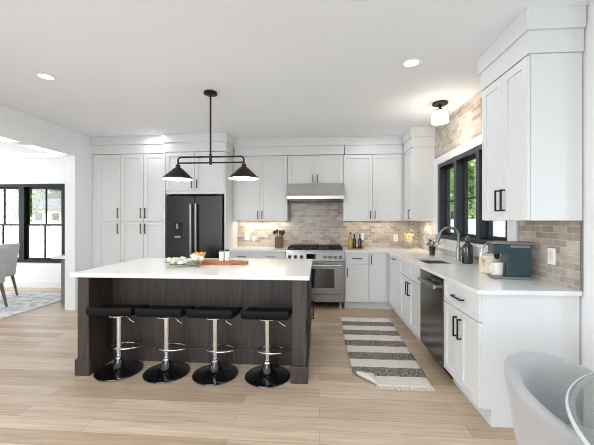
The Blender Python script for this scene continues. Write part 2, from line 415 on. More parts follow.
for wi, (x0, x1) in enumerate(wins):
    r = sempty('window_%d' % (wi+2), ((x0+x1)/2, DY, zs0))
    mb = MB(); f = 0.06
    y0, y1 = DY-0.025, DY+0.1
    x0f, x1f = x0, x1
    mb.box(x0f, x0+f, y0, y1, zs0, zs1).box(x1-f, x1f, y0, y1, zs0, zs1).box(x0+f, x1-f, y0, y1, zs0, zs0+f).box(x0+f, x1-f, y0, y1, zs1-f, zs1)
    mb.build('frame', M['blackframe'], r, bevel=0.003)
    zm = 1.29
    for (a, b, yy, nm) in ((zs0+f, zm+0.02, DY+0.02, 'lower_sash'), (zm-0.02, zs1-f, DY+0.05, 'upper_sash')):
        mb = MB(); g = 0.034; xa, xb = x0+f, x1-f
        mb.box(xa, xa+g, yy, yy+0.03, a, b).box(xb-g, xb, yy, yy+0.03, a, b).box(xa+g, xb-g, yy, yy+0.03, a, a+g).box(xa+g, xb-g, yy, yy+0.03, b-g, b)
        mb.box((xa+xb)/2-0.011, (xa+xb)/2+0.011, yy+0.002, yy+0.028, a+g, b-g)
        so = mb.build(nm, M['blackframe'], r, bevel=0.002)
        B(xa+g, xb-g, yy+0.013, yy+0.017, a+g, b-g).build('glass', M['pane'], so)
# tile (thin, on back and right walls)
struct(B(-1.46, XR, YB-0.0, YB+0.01, 0.915, 1.99).build('wall_back_tile', M['tileb']))
mb = MB(); t0, t1 = XR, XR+0.01
mb.box(t0, t1, 2.145, WY0, 0.915, ZC).box(t0, t1, WY1, YB, 0.915, ZC).box(t0, t1, WY0, WY1, 0.915, WZ0).box(t0, t1, WY0, WY1, WZ1, ZC)
struct(mb.build('wall_right_tile', M['tiler']))
struct(B(XR-0.002, XR+0.01, 2.135, 2.145, 0.915, 1.375).build('trim_tile_edge', M['steel']))
# kitchen window over the sink: three sashes
r = sempty('window_1', (XR, (WY0+WY1)/2, WZ0))
mb = MB(); c0 = XR-0.025
mb.box(c0, XR, WY1, WY1+0.15, 1.0, 2.27).box(c0, XR, WY0-0.13, WY0, 1.0, 2.27).box(c0, XR, WY0, WY1, WZ1, 2.27)
mb.box(c0, XR, WY0, WY1, 1.0, WZ0)
mb.build('casing', M['cab'], r, bevel=0.003)
B(XR-0.05, XR, WY0-0.13, WY1+0.15, WZ0-0.03, WZ0).build('sill', M['cab'], r, bevel=0.004)
mb = MB(); fx0, fx1 = XR-0.012, XR+0.13; f = 0.05; pitch = (WY1-WY0)/3
mb.box(fx0, fx1, WY0, WY1, WZ0, WZ0+f).box(fx0, fx1, WY0, WY1, WZ1-f, WZ1)
for i in range(4):
    yc = WY0+pitch*i; a = max(WY0, yc-0.035) if i else WY0; b = min(WY1, yc+0.035) if i < 3 else WY1
    if i == 0: b = WY0+f
    if i == 3: a = WY1-f
    mb.box(fx0, fx1, a, b, WZ0+f, WZ1-f)
mb.build('frame', M['litframe'], r, bevel=0.003)
for i in range(3):
    a = WY0+pitch*i+(f if i == 0 else 0.035); b = WY0+pitch*(i+1)-(f if i == 2 else 0.035); g = 0.035
    mb = MB(); s0, s1 = XR+0.075, XR+0.11; za, zb = WZ0+f, WZ1-f
    mb.box(s0, s1, a, a+g, za, zb).box(s0, s1, b-g, b, za, zb).box(s0, s1, a+g, b-g, za, za+g).box(s0, s1, a+g, b-g, zb-g, zb)
    mb.box(s0+0.004, s1-0.004, a+g, b-g, 1.63, 1.652)
    so = mb.build('sash', M['litframe'], r, bevel=0.002)
    B(XR+0.09, XR+0.095, a+g, b-g, za+g, zb-g).build('glass', M['pane'], so)

# friezes and soffits above the cabinets (boxed trim up to the ceiling)
FB = lambda yf: (lambda u, n, z: (u, yf-n, z))      # faces the camera
FR = lambda xf: (lambda u, n, z: (xf-n, u, z))      # faces -X
tn = [0]
def frieze(F, u0, u1, depth, ext0=0.0, ext1=0.0, zb=2.467, up=0.024):
    tn[0] += 1
    mb = MB()
    mb.mbox(F, u0-ext0*0.4, u1+ext1*0.4, -depth, 0.004, zb, 2.6125).mbox(F, u0-ext0, u1+ext1, -depth, up, 2.6125, ZC)
    return struct(mb.build('trim_%d' % tn[0], M['cab'], bevel=0.002))
YP, YF, YU, XU = 4.83, 4.745, 5.13, 1.363
frieze(FB(YP), -3.74, -2.447, YB-YP)
frieze(FB(YF), -2.447, -1.46, YB-YF, 0.03, 0.03)
frieze(FB(YU), -1.428, -0.527, YB-YU)
frieze(FB(YU-0.02), -0.527, 0.396, YB-YU+0.02, 0.02, 0.02, up=0.035)
frieze(FB(YU), 0.417, 1.363, YB-YU)
frieze(FR(XU), 4.69, 5.10, XR-XU, 0.03, 0)
frieze(FR(XU), 2.13, 2.705, XR-XU, 0.03, 0.03)

# ================================================================== CABINETS
def shaker(mb, F, u0, u1, z0, z1, th=0.02, fr=0.058, rec=0.011):
    mb.mbox(F, u0, u0+fr, 0, th, z0, z1).mbox(F, u1-fr, u1, 0, th, z0, z1)
    mb.mbox(F, u0+fr, u1-fr, 0, th, z0, z0+fr).mbox(F, u0+fr, u1-fr, 0, th, z1-fr, z1)
    mb.mbox(F, u0+fr-0.001, u1-fr+0.001, 0.001, th-rec, z0+fr-0.001, z1-fr+0.001)
    return mb
def pull(F, u, z, L=0.13, vert=True, parent=None, proj=0.034, w=0.0055, th=0.02):
    mb = MB()
    if vert:
        mb.mbox(F, u-w, u+w, th+proj-0.011, th+proj, z-L/2, z+L/2)
        for s in (-1, 1):
            zz = z+s*(L/2-w); mb.mbox(F, u-w, u+w, th, th+proj-0.005, zz-w, zz+w)
    else:
        mb.mbox(F, u-L/2, u+L/2, th+proj-0.011, th+proj, z-w, z+w)
        for s in (-1, 1):
            uu = u+s*(L/2-w); mb.mbox(F, uu-w, uu+w, th, th+proj-0.005, z-w, z+w)
    return mb.build('handle', M['pull'], parent, bevel=0.0012)
G = 0.0026
def door(F, root, u0, u1, z0, z1, hu=None, hz=None, hv=True, L=0.13, fr=0.058):
    z1 = upper_top(z1)
    d = shaker(MB(), F, u0+G, u1-G, z0+G, z1-G, fr=fr).build('door', M['cab'], root, bevel=0.0015)
    if hu is not None: pull(F, hu, hz, L, hv, d)
    return d
def drawer(F, root, u0, u1, z0, z1, L=0.13, handle=True, fr=0.04):
    d = shaker(MB(), F, u0+G, u1-G, z0+G, z1-G, fr=fr).build('drawer', M['cab'], root, bevel=0.0015)
    if handle: pull(F, (u0+u1)/2, (z0+z1)/2, L, False, d)
    return d
def upper_top(z): return z-0.006 if abs(z-2.465) < 1e-6 else z
def upper(name, label, F, u0, u1, depth, z0, z1, doors, group=None):
    c = F((u0+u1)/2, -depth/2, z0)
    r = thing(name, label, 'cabinet', c, group)
    MB().mbox(F, u0, u1, -depth, -0.001, z0, z1).build('body', M['cab'], r, bevel=0.0015)
    for d in doors: door(F, r, *d)
    return r
def base(name, label, F, u0, u1, depth, group=None, well=False):
    c = F((u0+u1)/2, -depth/2, 0)
    r = thing(name, label, 'cabinet', c, group)
    mb = MB()
    if well:
        mb.mbox(F, u0, u1, -depth, -0.001, 0.114, 0.66).mbox(F, u0, u1, -0.05, -0.001, 0.66, 0.884).mbox(F, u0, u0+0.018, -depth, -0.05, 0.66, 0.884).mbox(F, u1-0.018, u1, -depth, -0.05, 0.66, 0.884)
    else: mb.mbox(F, u0, u1, -depth, -0.001, 0.114, 0.884)
    mb.build('body', M['cab'], r, bevel=0.0015)
    MB().mbox(F, u0, u1, -depth, -0.058, 0.0, 0.114).build('toe_kick', M['cab'], r)
    return r
T = 0.02   # the door faces sit at YP, YF, YU ...; the carcasses T behind them
Fp, Ff, Fu, Fb, Fr, Fur = FB(YP+T), FB(YF+T), FB(YU+T), FB(4.84+T), FR(1.067+T), FR(XU+T)
ZT = 2.465
# pantries
r = thing('pantry_cabinet', 'narrow tall white pantry cabinet at the far left of the back wall', 'cabinet', (-3.44, 5.1, 0))
MB().mbox(Fp, -3.735, -3.233, -0.60, -0.001, 0.1, ZT).build('body', M['cab'], r, bevel=0.0015)
MB().mbox(Fp, -3.735, -3.233, -0.60, -0.05, 0, 0.1).build('toe_kick', M['cab'], r)
door(Fp, r, -3.635, -3.233, 0.114, 1.363, -3.275, 1.25, L=0.16); door(Fp, r, -3.635, -3.233, 1.367, ZT, -3.275, 1.50, L=0.16)
r = thing('pantry_cabinet', 'wide tall white pantry cabinet with four doors beside the refrigerator', 'cabinet', (-2.85, 5.1, 0))
MB().mbox(Fp, -3.231, -2.465, -0.60, -0.001, 0.1, ZT).build('body', M['cab'], r, bevel=0.0015)
MB().mbox(Fp, -3.231, -2.465, -0.60, -0.05, 0, 0.1).build('toe_kick', M['cab'], r)
for a, b, h in ((-3.231, -2.848, -2.885), (-2.848, -2.465, -2.811)):
    door(Fp, r, a, b, 0.114, 1.363, h, 1.25, L=0.16); door(Fp, r, a, b, 1.367, ZT, h, 1.50, L=0.16)
# refrigerator surround with cabinet over
r = thing('refrigerator_cabinet', 'white cabinet and side panels framing the refrigerator', 'cabinet', (-1.95, 5.1, 0))
MB().mbox(Ff, -2.4385, -1.482, -0.69, -0.001, 1.80, ZT).build('body', M['cab'], r, bevel=0.0015)
MB().mbox(Ff, -2.463, -2.44, -0.69, 0.02, 0, ZT).build('side_panel', M['cab'], r, bevel=0.001)
MB().mbox(Ff, -1.4805, -1.46, -0.69, 0.02, 0, ZT).build('side_panel', M['cab'], r, bevel=0.001)
door(Ff, r, -2.437, -1.960, 1.86, ZT, -2.0, 1.955); door(Ff, r, -1.960, -1.483, 1.86, ZT, -1.92, 1.955)
# refrigerator
r = thing('refrigerator', 'tall black stainless french door refrigerator with water dispenser', 'refrigerator', (-1.95, 5.05, 0))
MB().mbox(Ff, -2.41, -1.51, -0.64, -0.03, 0.03, 1.765).build('body', M['black'], r, bevel=0.004)
for a, b, hx in ((-2.40, -1.9535, -1.992), (-1.9495, -1.505, -1.911)):
    d = MB().mbox(Ff, a, b, -0.025, 0.045, 0.72, 1.765).build('door', M['darksteel'], r, bevel=0.008, seg=3)
    y = YF+T-0.045-0.05
    mb = MB(); mb.tube([(hx, y, 0.80), (hx, y, 1.64)], 0.016, 14)
    for z in (0.86, 1.59): mb.tube([(hx, y, z), (hx, YF+T-0.045, z)], 0.009, 10)
    mb.build('handle', M['steel'], d, smooth=True)
    if a < -2.2:
        dp = MB().mbox(Ff, -2.295, -2.148, 0.0455, 0.052, 1.09, 1.36).build('dispenser', M['black'], d, bevel=0.003)
        MB().mbox(Ff, -2.27, -2.173, 0.0525, 0.056, 1.105, 1.14).build('drip_tray', M['steel'], dp)
        MB().mbox(Ff, -2.235, -2.205, 0.0525, 0.075, 1.25, 1.33).build('spout', M['steel'], dp, bevel=0.003)
d = MB().mbox(Ff, -2.40, -1.505, -0.025, 0.045, 0.06, 0.715).build('freezer_drawer', M['darksteel'], r, bevel=0.008, seg=3)
y = YF+T-0.095; mb = MB(); mb.tube([(-2.33, y, 0.64), (-1.575, y, 0.64)], 0.0135, 14)
for x in (-2.27, -1.635): mb.tube([(x, y, 0.64), (x, YF+T-0.045, 0.64)], 0.009)
mb.build('handle', M['steel'], d, smooth=True)
for x in (-2.3, -1.6): MB().mbox(Ff, x-0.03, x+0.03, -0.2, -0.1, 0, 0.035).build('foot', M['black'], r)
for x in (-2.36, -1.55): MB().mbox(Ff, x-0.035, x+0.035, -0.06, 0.03, 1.766, 1.785).build('hinge_cover', M['black'], r, bevel=0.004)
# uppers on the back wall
UD = YB-YU-T-0.002
upper('upper_cabinet', 'white two door upper cabinet between the refrigerator and the range hood', Fu, -1.458, -0.530, UD, 1.375, ZT,
      [(-1.445, -0.990, 1.375, ZT, -1.025, 1.475), (-0.990, -0.535, 1.375, ZT, -0.955, 1.475)])
upper('upper_cabinet', 'short white two door upper cabinet above the steel range hood', Fu, -0.528, 0.394, UD, 1.985, ZT,
      [(-0.525, -0.067, 1.985, ZT, -0.105, 2.075), (-0.067, 0.391, 1.985, ZT, -0.029, 2.075)])
upper('upper_cabinet', 'white two door upper cabinet right of the hood above the oil bottles', Fu, 0.396, 1.398, UD, 1.375, ZT,
      [(0.400, 0.868, 1.375, ZT, 0.831, 1.475), (0.868, 1.336, 1.375, ZT, 0.905, 1.475)])
RD = XR-XU-T-0.002
upper('upper_cabinet', 'white upper cabinet in the right corner beside the window', Fur, 4.69, YU-0.022, RD, 1.375, ZT, [(4.695, 5.075, 1.375, ZT, 4.765, 1.475)])
upper('upper_cabinet', 'nearest white upper cabinet on the right wall above the coffee machine', Fur, 2.130, 2.705, RD, 1.375, ZT,
      [(2.132, 2.418, 1.375, ZT, 2.383, 1.525, True, 0.16), (2.418, 2.703, 1.375, ZT, 2.453, 1.525, True, 0.16)])
# bases on the back wall
BD = YB-4.84-T-0.002
r = base('base_cabinet', 'white base cabinet under the utensil block left of the range', Fb, -1.458, -0.528, BD)
for a, b, h in ((-1.455, -0.993, -1.03), (-0.993, -0.531, -0.956)):
    drawer(Fb, r, a, b, 0.735, 0.882); door(Fb, r, a, b, 0.118, 0.732, h, 0.64)
r = base('base_cabinet', 'white base cabinet with one drawer right of the range', Fb, 0.398, 0.762, BD)
drawer(Fb, r, 0.402, 0.762, 0.705, 0.882, L=0.15); door(Fb, r, 0.402, 0.762, 0.118, 0.702, 0.432, 0.575, L=0.14)
r = base('base_cabinet', 'white corner base cabinet with a single full height door', Fb, 0.764, 1.700, BD)
door(Fb, r, 0.766, 1.035, 0.118, 0.882, 0.797, 0.775, L=0.14)
# bases on the right wall
RB = XR-1.067-T-0.002
r = base('base_cabinet', 'white pull out base cabinet with top edge handle near the right corner', Fr, 4.195, 4.815, RB)
door(Fr, r, 4.20, 4.79, 0.118, 0.882, 4.49, 0.835, False, 0.14)
r = base('base_cabinet', 'white sink base cabinet with two false drawer fronts', Fr, 3.356, 4.193, RB, well=True)
for a, b, h in ((3.358, 3.775, 3.735), (3.775, 4.191, 3.815)):
    drawer(Fr, r, a, b, 0.69, 0.882, handle=False); door(Fr, r, a, b, 0.118, 0.687, h, 0.565, L=0.155)
r = base('base_cabinet', 'nearest white base cabinet with a drawer and two doors beside the dishwasher', Fr, 2.150, 2.745, RB)
drawer(Fr, r, 2.153, 2.744, 0.69, 0.882, L=0.17)
door(Fr, r, 2.153, 2.4485, 0.118, 0.687, 2.413, 0.555, L=0.155); door(Fr, r, 2.4485, 2.744, 0.118, 0.687, 2.484, 0.555, L=0.155)
# dishwasher
r = thing('dishwasher', 'dark stainless built in dishwasher with a steel bar handle', 'dishwasher', (1.38, 3.05, 0))
MB().mbox(Fr, 2.750, 3.352, -0.56, -0.002, 0.1, 0.882).build('body', M['black'], r)
MB().mbox(Fr, 2.750, 3.352, -0.56, -0.06, 0, 0.1).build('toe_kick', M['black'], r)
d = MB().mbox(Fr, 2.753, 3.349, 0, 0.024, 0.105, 0.878).build('door', M['dwsteel'], r, bevel=0.004)
mb = MB(); mb.mbox(Fr, 2.83, 3.27, 0.058, 0.074, 0.765, 0.800)
for u in (2.86, 3.24): mb.mbox(Fr, u-0.012, u+0.012, 0.024, 0.06, 0.772, 0.793)
mb.build('handle', M['brightsteel'], d, bevel=0.003)
MB().mbox(Fr, 2.753, 3.349, 0.0, 0.0245, 0.845, 0.879).build('control_strip', M['gblack'], d)
# worktops
ZW0, ZW1 = 0.885, 0.915
tag(B(-1.458, -0.526, 4.815, YB-0.001, ZW0, ZW1).build('worktop', M['quartz'], bevel=0.002), 'white quartz worktop left of the range under the utensil block', 'worktop')
SX0, SX1, SY0, SY1 = 1.155, 1.50, 3.42, 3.92
mb = MB()
mb.box(0.396, XR-0.001, 4.815, YB-0.001, ZW0, ZW1)
mb.box(1.042, XR-0.001, SY1, 4.815, ZW0, ZW1).box(1.042, SX0, SY0, SY1, ZW0, ZW1).box(SX1, XR-0.001, SY0, SY1, ZW0, ZW1).box(1.042, XR-0.001, 2.132, SY0, ZW0, ZW1)
bmesh.ops.remove_doubles(mb.bm, verts=mb.bm.verts, dist=0.0001)
tag(mb.build('worktop', M['quartz']), 'white quartz L shaped worktop running from the range past the sink', 'worktop')
# sink
r = thing('sink', 'undermount stainless sink set into the right worktop under the window', 'sink', ((SX0+SX1)/2, (SY0+SY1)/2, 0.70))
mb = MB(); t = 0.006
mb.box(SX0-t, SX1+t, SY0-t, SY1+t, 0.69, 0.70)
mb.box(SX0-t, SX0, SY0-t, SY1+t, 0.70, 0.884).box(SX1, SX1+t, SY0-t, SY1+t, 0.70, 0.884).box(SX0, SX1, SY0-t, SY0, 0.70, 0.884).box(SX0, SX1, SY1, SY1+t, 0.70, 0.884)
mb.build('basin', M['steel'], r)
MB().lathe([(0.0, 0.0), (0.045, 0.0), (0.045, 0.004), (0.03, 0.005), (0.0, 0.002)], ((SX0+SX1)/2, (SY0+SY1)/2, 0.701), 24).build('drain', M['chrome'], r, smooth=True)
# faucet
fx, fy = 1.605, 3.70
r = thing('faucet', 'stainless gooseneck faucet behind the sink', 'faucet', (fx, fy, 0.915))
MB().lathe([(0.03, 0), (0.03, 0.008), (0.022, 0.02), (0.022, 0.16), (0.018, 0.165)], (fx, fy, 0.9155), 24).build('base', M['steel'], r, smooth=True)
pts = [(fx, fy, 1.075), (fx, fy, 1.19)] + arc((fx-0.105, fy, 1.19), 0.105, 0, PI*0.92, 16)
MB().tube(pts, 0.0145, 14).build('spout', M['steel'], r, smooth=True)
p = Vector(pts[-1]); q = Vector(pts[-2]); d = (p-q).normalized()
MB().tube([p-d*0.01, p+d*0.03, p+d*0.1], [0.0175, 0.0195, 0.021], 14).build('spray_head', M['steel'], r, smooth=True)
MB().tube([(fx, fy-0.02, 1.03), (fx, fy-0.05, 1.035), (fx-0.005, fy-0.10, 1.075)], [0.012, 0.009, 0.007], 10).build('lever', M['steel'], r, smooth=True)

# ================================================================== RANGE AND HOOD
Fg = FB(4.84)
x0, x1 = -0.5235, 0.3935
r = thing('range', 'stainless steel professional range with black grates and one oven', 'range', (-0.065, 5.1, 0))
MB().mbox(Fg, x0, x1, -0.60, 0.0, 0.114, 0.80).build('body', M['rangesteel'], r, bevel=0.003)
mb = MB(); mb.prism([(0.0, 0.78), (0.025, 0.755), (0.055, 0.755), (0.022, 0.885), (0.012, 0.918), (-0.60, 0.918), (-0.60, 0.78)], x0, x1, lambda a, b, t: (t, 4.84-a, b))
mb.build('control_panel', M['rangesteel'], r, bevel=0.003)
B(x0+0.02, x1-0.02, 4.87, 5.40, 0.9185, 0.926).build('cooktop', M['gblack'], r)
B(x0, x1, 5.40, 5.452, 0.9185, 0.955).build('back_guard', M['rangesteel'], r, bevel=0.002)
for i in range(3):
    gx0 = x0+0.03+i*0.2865; gx1 = gx0+0.282; mb = MB()
    for yy in (4.885, 5.13, 5.375): mb.box(gx0, gx1, yy-0.007, yy+0.007, 0.945, 0.962)
    for k in range(5):
        xx = gx0+0.007+k*(0.268/4); mb.box(xx-0.006, xx+0.006, 4.885, 5.375, 0.943, 0.960)
    for xx in (gx0+0.007, gx1-0.007):
        for yy in (4.885, 5.13, 5.375): mb.box(xx-0.008, xx+0.008, yy-0.008, yy+0.008, 0.9265, 0.95)
    mb.build('grate', M['iron'], r)
    for yy in (5.005, 5.255):
        MB().lathe([(0.0, 0), (0.05, 0), (0.05, 0.008), (0.035, 0.014), (0.0, 0.015)], ((gx0+gx1)/2, yy, 0.9262), 24).build('burner', M['iron'], r, smooth=True)
kn = [-0.46, -0.37, -0.275, 0.085, 0.165, 0.245, 0.325]
for i, kx in enumerate(kn):
    MB().lathe([(0.0, 0.04), (0.019, 0.04), (0.021, 0.012), (0.028, 0.01), (0.028, 0.0), (0.0, 0.0)], (0, 0, 0), 22, 'y').build('knob', M['rangesteel'], r, smooth=True)
    o = bpy.data.objects[[x.name for x in r.children if x.name.startswith('knob')][-1]]
    o.data.transform(Matrix.Translation(Vector((kx, 4.80, 0.82))-wloc(r)) @ Matrix.Rotation(math.radians(7), 4, 'X') @ Matrix.Rotation(PI, 4, 'X') @ Matrix.Translation(wloc(r)))
B(-0.20, -0.055, 4.792, 4.80, 0.785, 0.86).build('display', M['gblack'], r, bevel=0.002)
d = MB().mbox(Fg, x0+0.003, x1-0.003, 0.001, 0.04, 0.235, 0.742).build('oven_door', M['rangesteel'], r, bevel=0.004)
MB().mbox(Fg, x0+0.16, x1-0.16, 0.0405, 0.043, 0.335, 0.63).build('window', M['ovenglass'], d, bevel=0.002)
mb = MB(); mb.tube([(x0+0.05, 4.84-0.095, 0.692), (x1-0.05, 4.84-0.095, 0.692)], 0.014, 14)
for xx in (x0+0.09, x1-0.09): mb.tube([(xx, 4.84-0.095, 0.692), (xx, 4.80, 0.692)], 0.010)
mb.build('handle', M['brightsteel'], d, smooth=True)
MB().mbox(Fg, x0+0.003, x1-0.003, 0.001, 0.035, 0.116, 0.228).build('warming_drawer', M['rangesteel'], r, bevel=0.003)
for xx in (x0+0.06, x1-0.06):
    for yy in (4.86, 5.38): MB().lathe([(0.02, 0), (0.026, 0.01), (0.022, 0.03), (0.02, 0.113)], (xx, yy, 0), 16).build('leg', M['rangesteel'], r, smooth=True)

r = thing('range_hood', 'stainless steel range hood under the short upper cabinet', 'range hood', (-0.065, 5.2, 1.70))
mb = MB(); hx0, hx1 = -0.520, 0.392
mb.prism([(0.10, 1.983), (0.165, 1.80), (0.185, 1.775), (0.185, 1.722), (-0.325, 1.722), (-0.325, 1.983)], hx0, hx1, lambda a, b, t: (t, YU-a, b))
mb.build('canopy', M['brightsteel'], r, bevel=0.003)
for i in range(3):
    a = hx0+0.03+i*0.287
    mb = MB(); mb.box(a, a+0.278, 5.02, 5.42, 1.700, 1.7215)
    for k in range(7): mb.box(a+0.02+k*0.037, a+0.038+k*0.037, 4.985, 5.42, 1.695, 1.7213)
    mb.build('baffle_filter', M['darksteel'], r)
for kx in (0.25, 0.29, 0.33): MB().lathe([(0, -0.012), (0.009, -0.012), (0.009, 0), (0, 0)], (kx, YU-0.185, 1.748), 14, 'y').build('knob', M['chrome'], r, smooth=True)

# ================================================================== ISLAND
r = thing('kitchen_island', 'large grey stained wood kitchen island base with open knee space', 'kitchen island', (-1.13, 3.15, 0))
IX0, IX1 = -2.150, -0.112
B(IX0+0.03, IX1-0.03, 2.93, 3.68, 0.0, 0.878).build('body', M['island'], r, bevel=0.002)
# wings with a front post each
for a, b, nm in ((IX0, IX0+0.105, 'side_wing'), (IX1-0.115, IX1, 'side_wing')):
    B(a, b, 2.61, 2.93, 0, 0.878).build(nm, M['island'], r, bevel=0.002)
for xx in (IX0+0.0, IX1-0.03):
    B(xx, xx+0.03, 2.9305, 3.69, 0, 0.878).build('end_panel', M['island'], r, bevel=0.002)
# plinth with a chamfered top
def plinth(x0, x1, y0, y1):
    B(x0, x1, y0, y1, 0, 0.145).build('plinth', M['island'], r, bevel=0.008)
plinth(IX0-0.016, IX0+0.121, 2.594, 2.606); plinth(IX1-0.131, IX1+0.016, 2.594, 2.606)
plinth(IX0-0.016, IX0-0.002, 2.608, 3.70); plinth(IX1+0.002, IX1+0.016, 2.608, 3.70)
plinth(IX0+0.107, IX0+0.121, 2.608, 2.90); plinth(IX1-0.131, IX1-0.117, 2.608, 2.90)
plinth(IX0+0.107, IX1-0.117, 2.914, 2.928)
for a, b in ((2.96, 3.32), (3.325, 3.68)):
    F = lambda u, n, z: (IX1+n, u, z)
    d = shaker(MB(), F, a, b, 0.16, 0.86, th=0.02).build('door', M['island'], r, bevel=0.0015)
    pull(F, a+0.05 if a > 3.3 else b-0.05, 0.42, 0.16, True, d)
B(-0.1115, -0.105, 2.66, 2.74, 0.40, 0.52).build('outlet', M['black'], r, bevel=0.002)
tag(B(-2.175, -0.080, 2.555, 3.72, 0.88, 0.915).build('island_worktop', M['quartz'], bevel=0.003), 'thick white quartz top of the kitchen island', 'worktop')

# bar stools
def make_stool():
    r = thing('bar_stool', 'x', 'stool', (0, 0, 0))
    # seat: padded slab, ends curled up a little
    bm = bmesh.new(); nx, ny = 20, 10; W, D, T = 0.43, 0.35, 0.052
    def zt(u, v): return 0.532 - 0.012*v + 0.008*abs(u)**2.5 + 0.052*max(0, -v-0.35)**1.5/0.52
    top, bot = {}, {}
    for i in range(nx+1):
        for j in range(ny+1):
            u, v = -1+2*i/nx, -1+2*j/ny
            k = 1-0.04*abs(u*v)**3
            x, y = u*W/2*k, v*D/2*k
            edge = max(abs(u), abs(v)); rr = 0.012 if edge > 0.99 else 0.0
            top[i, j] = bm.verts.new((x, y, zt(u, v)+T-0.006-rr)); bot[i, j] = bm.verts.new((x*0.98, y*0.98, 0.532-0.012*v-0.002+rr))
    for i in range(nx):
        for j in range(ny):
            bm.faces.new((top[i,j], top[i+1,j], top[i+1,j+1], top[i,j+1])); bm.faces.new((bot[i,j], bot[i,j+1], bot[i+1,j+1], bot[i+1,j]))
    for i in range(nx):
        for j in (0, ny): bm.faces.new((top[i,j], bot[i,j], bot[i+1,j], top[i+1,j]))
    for j in range(ny):
        for i in (0, nx): bm.faces.new((top[i,j], top[i,j+1], bot[i,j+1], bot[i,j]))
    mb = MB(); mb.bm.free(); mb.bm = bm
    seat = mb.build('seat', M['leather'], r, smooth='all', subsurf=1)
    MB().lathe([(0.0, 0.515), (0.09, 0.515), (0.09, 0.522), (0.03, 0.5235), (0.0, 0.5235)], (0, 0, 0), 24).build('mount_plate', M['chrome'], r, smooth=True)
    MB().lathe([(0.0, 0.0), (0.195, 0.0), (0.2, 0.006), (0.198, 0.012), (0.17, 0.02), (0.1, 0.034), (0.06, 0.055), (0.042, 0.085), (0.034, 0.115), (0.0, 0.115)], (0, 0, 0), 48).build('base', M['gblack'], r, smooth=True, label='chrome trumpet foot coloured black for its dark reflections')  # gloss black stands in for the dark surroundings mirrored in chrome
    MB().lathe([(0.0, 0.115), (0.036, 0.115), (0.038, 0.125), (0.030, 0.135), (0.034, 0.15), (0.0, 0.15)], (0, 0, 0), 24).build('collar', M['chrome'], r, smooth=True)
    MB().lathe([(0.0, 0.15), (0.0265, 0.15), (0.0265, 0.5145), (0.0, 0.5145)], (0, 0, 0), 24).build('pole', M['chrome'], r, smooth=True, label='polished chrome column')
    MB().tube([(0.03+0.13*math.cos(a), 0.05+0.08*math.sin(a), 0.212) for a in [2*PI*i/32 for i in range(32)]], 0.0095, 10, closed=True).build('foot_ring', M['chrome'], r, smooth=True)
    MB().lathe([(0.025, 0.192), (0.034, 0.194), (0.034, 0.23), (0.025, 0.232)], (0, 0, 0), 20).build('ring_bracket', M['chrome'], r, smooth=True)
    MB().tube([(0.03, -0.01, 0.516), (0.07, -0.02, 0.512), (0.10, -0.03, 0.50), (0.13, -0.04, 0.478), (0.165, -0.05, 0.464)], [0.005]*5, 8).build('lever', M['chrome'], r, smooth=True)
    return r
st = make_stool()
sl = ['leftmost black and chrome bar stool at the left end of the island', 'second black and chrome bar stool from the left end of the island',
      'third black and chrome bar stool from the left end of the island', 'rightmost black and chrome bar stool near the right island post']
for i, (sx, sy, rz) in enumerate(((-1.826, 2.708, 0.05), (-1.376, 2.708, 0.02), (-0.926, 2.708, -0.03), (-0.455, 2.708, 0.0))):
    o = st if i == 0 else copy_tree(st)
    o.location = (sx, sy, 0); o.rotation_euler = (0, 0, rz); o['label'] = sl[i]; o['group'] = 'bar stools at the island'

# ================================================================== LAMPS
# two-shade pendant
px, py = -1.163, 3.242
r = thing('pendant_lamp', 'black two shade linear pendant lamp hanging over the island', 'pendant lamp', (px, py, ZC))
MB().lathe([(0.0, 0.0), (0.072, 0.0), (0.072, -0.02), (0.05, -0.028), (0.0, -0.03)], (px, py, ZC-0.0005), 32).build('ceiling_canopy', M['bronze'], r, smooth=True)
MB().tube([(px, py, ZC-0.028), (px, py, 1.985)], 0.010, 12).build('rod', M['bronze'], r, smooth=True)
MB().lathe([(0.0, 1.978), (0.015, 1.978), (0.015, 2.085), (0.0, 2.085)], (px, py, 0), 16).build('hub', M['bronze'], r, smooth=True)
xa, xb = -1.522, -0.800
pts = [(xa, py, 1.985), (xa, py, 2.025)] + arc((xa+0.035, py, 2.025), 0.035, PI, PI/2, 6) + arc((xb-0.035, py, 2.025), 0.035, PI/2, 0, 6) + [(xb, py, 2.025), (xb, py, 1.985)]
MB().tube(pts, 0.0095, 12).build('upper_bar', M['bronze'], r, smooth=True)
MB().tube([(xa, py, 1.997), (xb, py, 1.997)], 0.0085, 12).build('lower_bar', M['bronze'], r, smooth=True)
for xx in (xa, xb):
    MB().lathe([(0.0, 1.985), (0.014, 1.985), (0.026, 1.975), (0.026, 1.93), (0.0, 1.93)], (xx, py, 0), 20).build('socket', M['bronze'], r, smooth=True)
    s = MB().lathe([(0.030, 1.948), (0.045, 1.940), (0.158, 1.832), (0.160, 1.822), (0.1585, 1.822), (0.156, 1.832), (0.043, 1.936), (0.030, 1.942)], (xx, py, 0), 40, close=False).build('shade', M['bronze'], r, smooth=True)
    MB().lathe([(0.027, 1.938), (0.043, 1.9345), (0.1545, 1.832), (0.1565, 1.823), (0.1555, 1.823), (0.1535, 1.8315), (0.042, 1.9325)], (xx, py, 0), 40, close=False).build('lining', M['whiteshade'], s, smooth=True)
    MB().ball((xx, py, 1.885), 0.033, sz=1.3).build('bulb', M['bulb'], s, smooth='all')
    lamp('pendant_light', 'POINT', (xx, py, 1.83), (0, 0, 0), 5, (1, 0.9, 0.75), parent=r, shadow_soft_size=0.03)
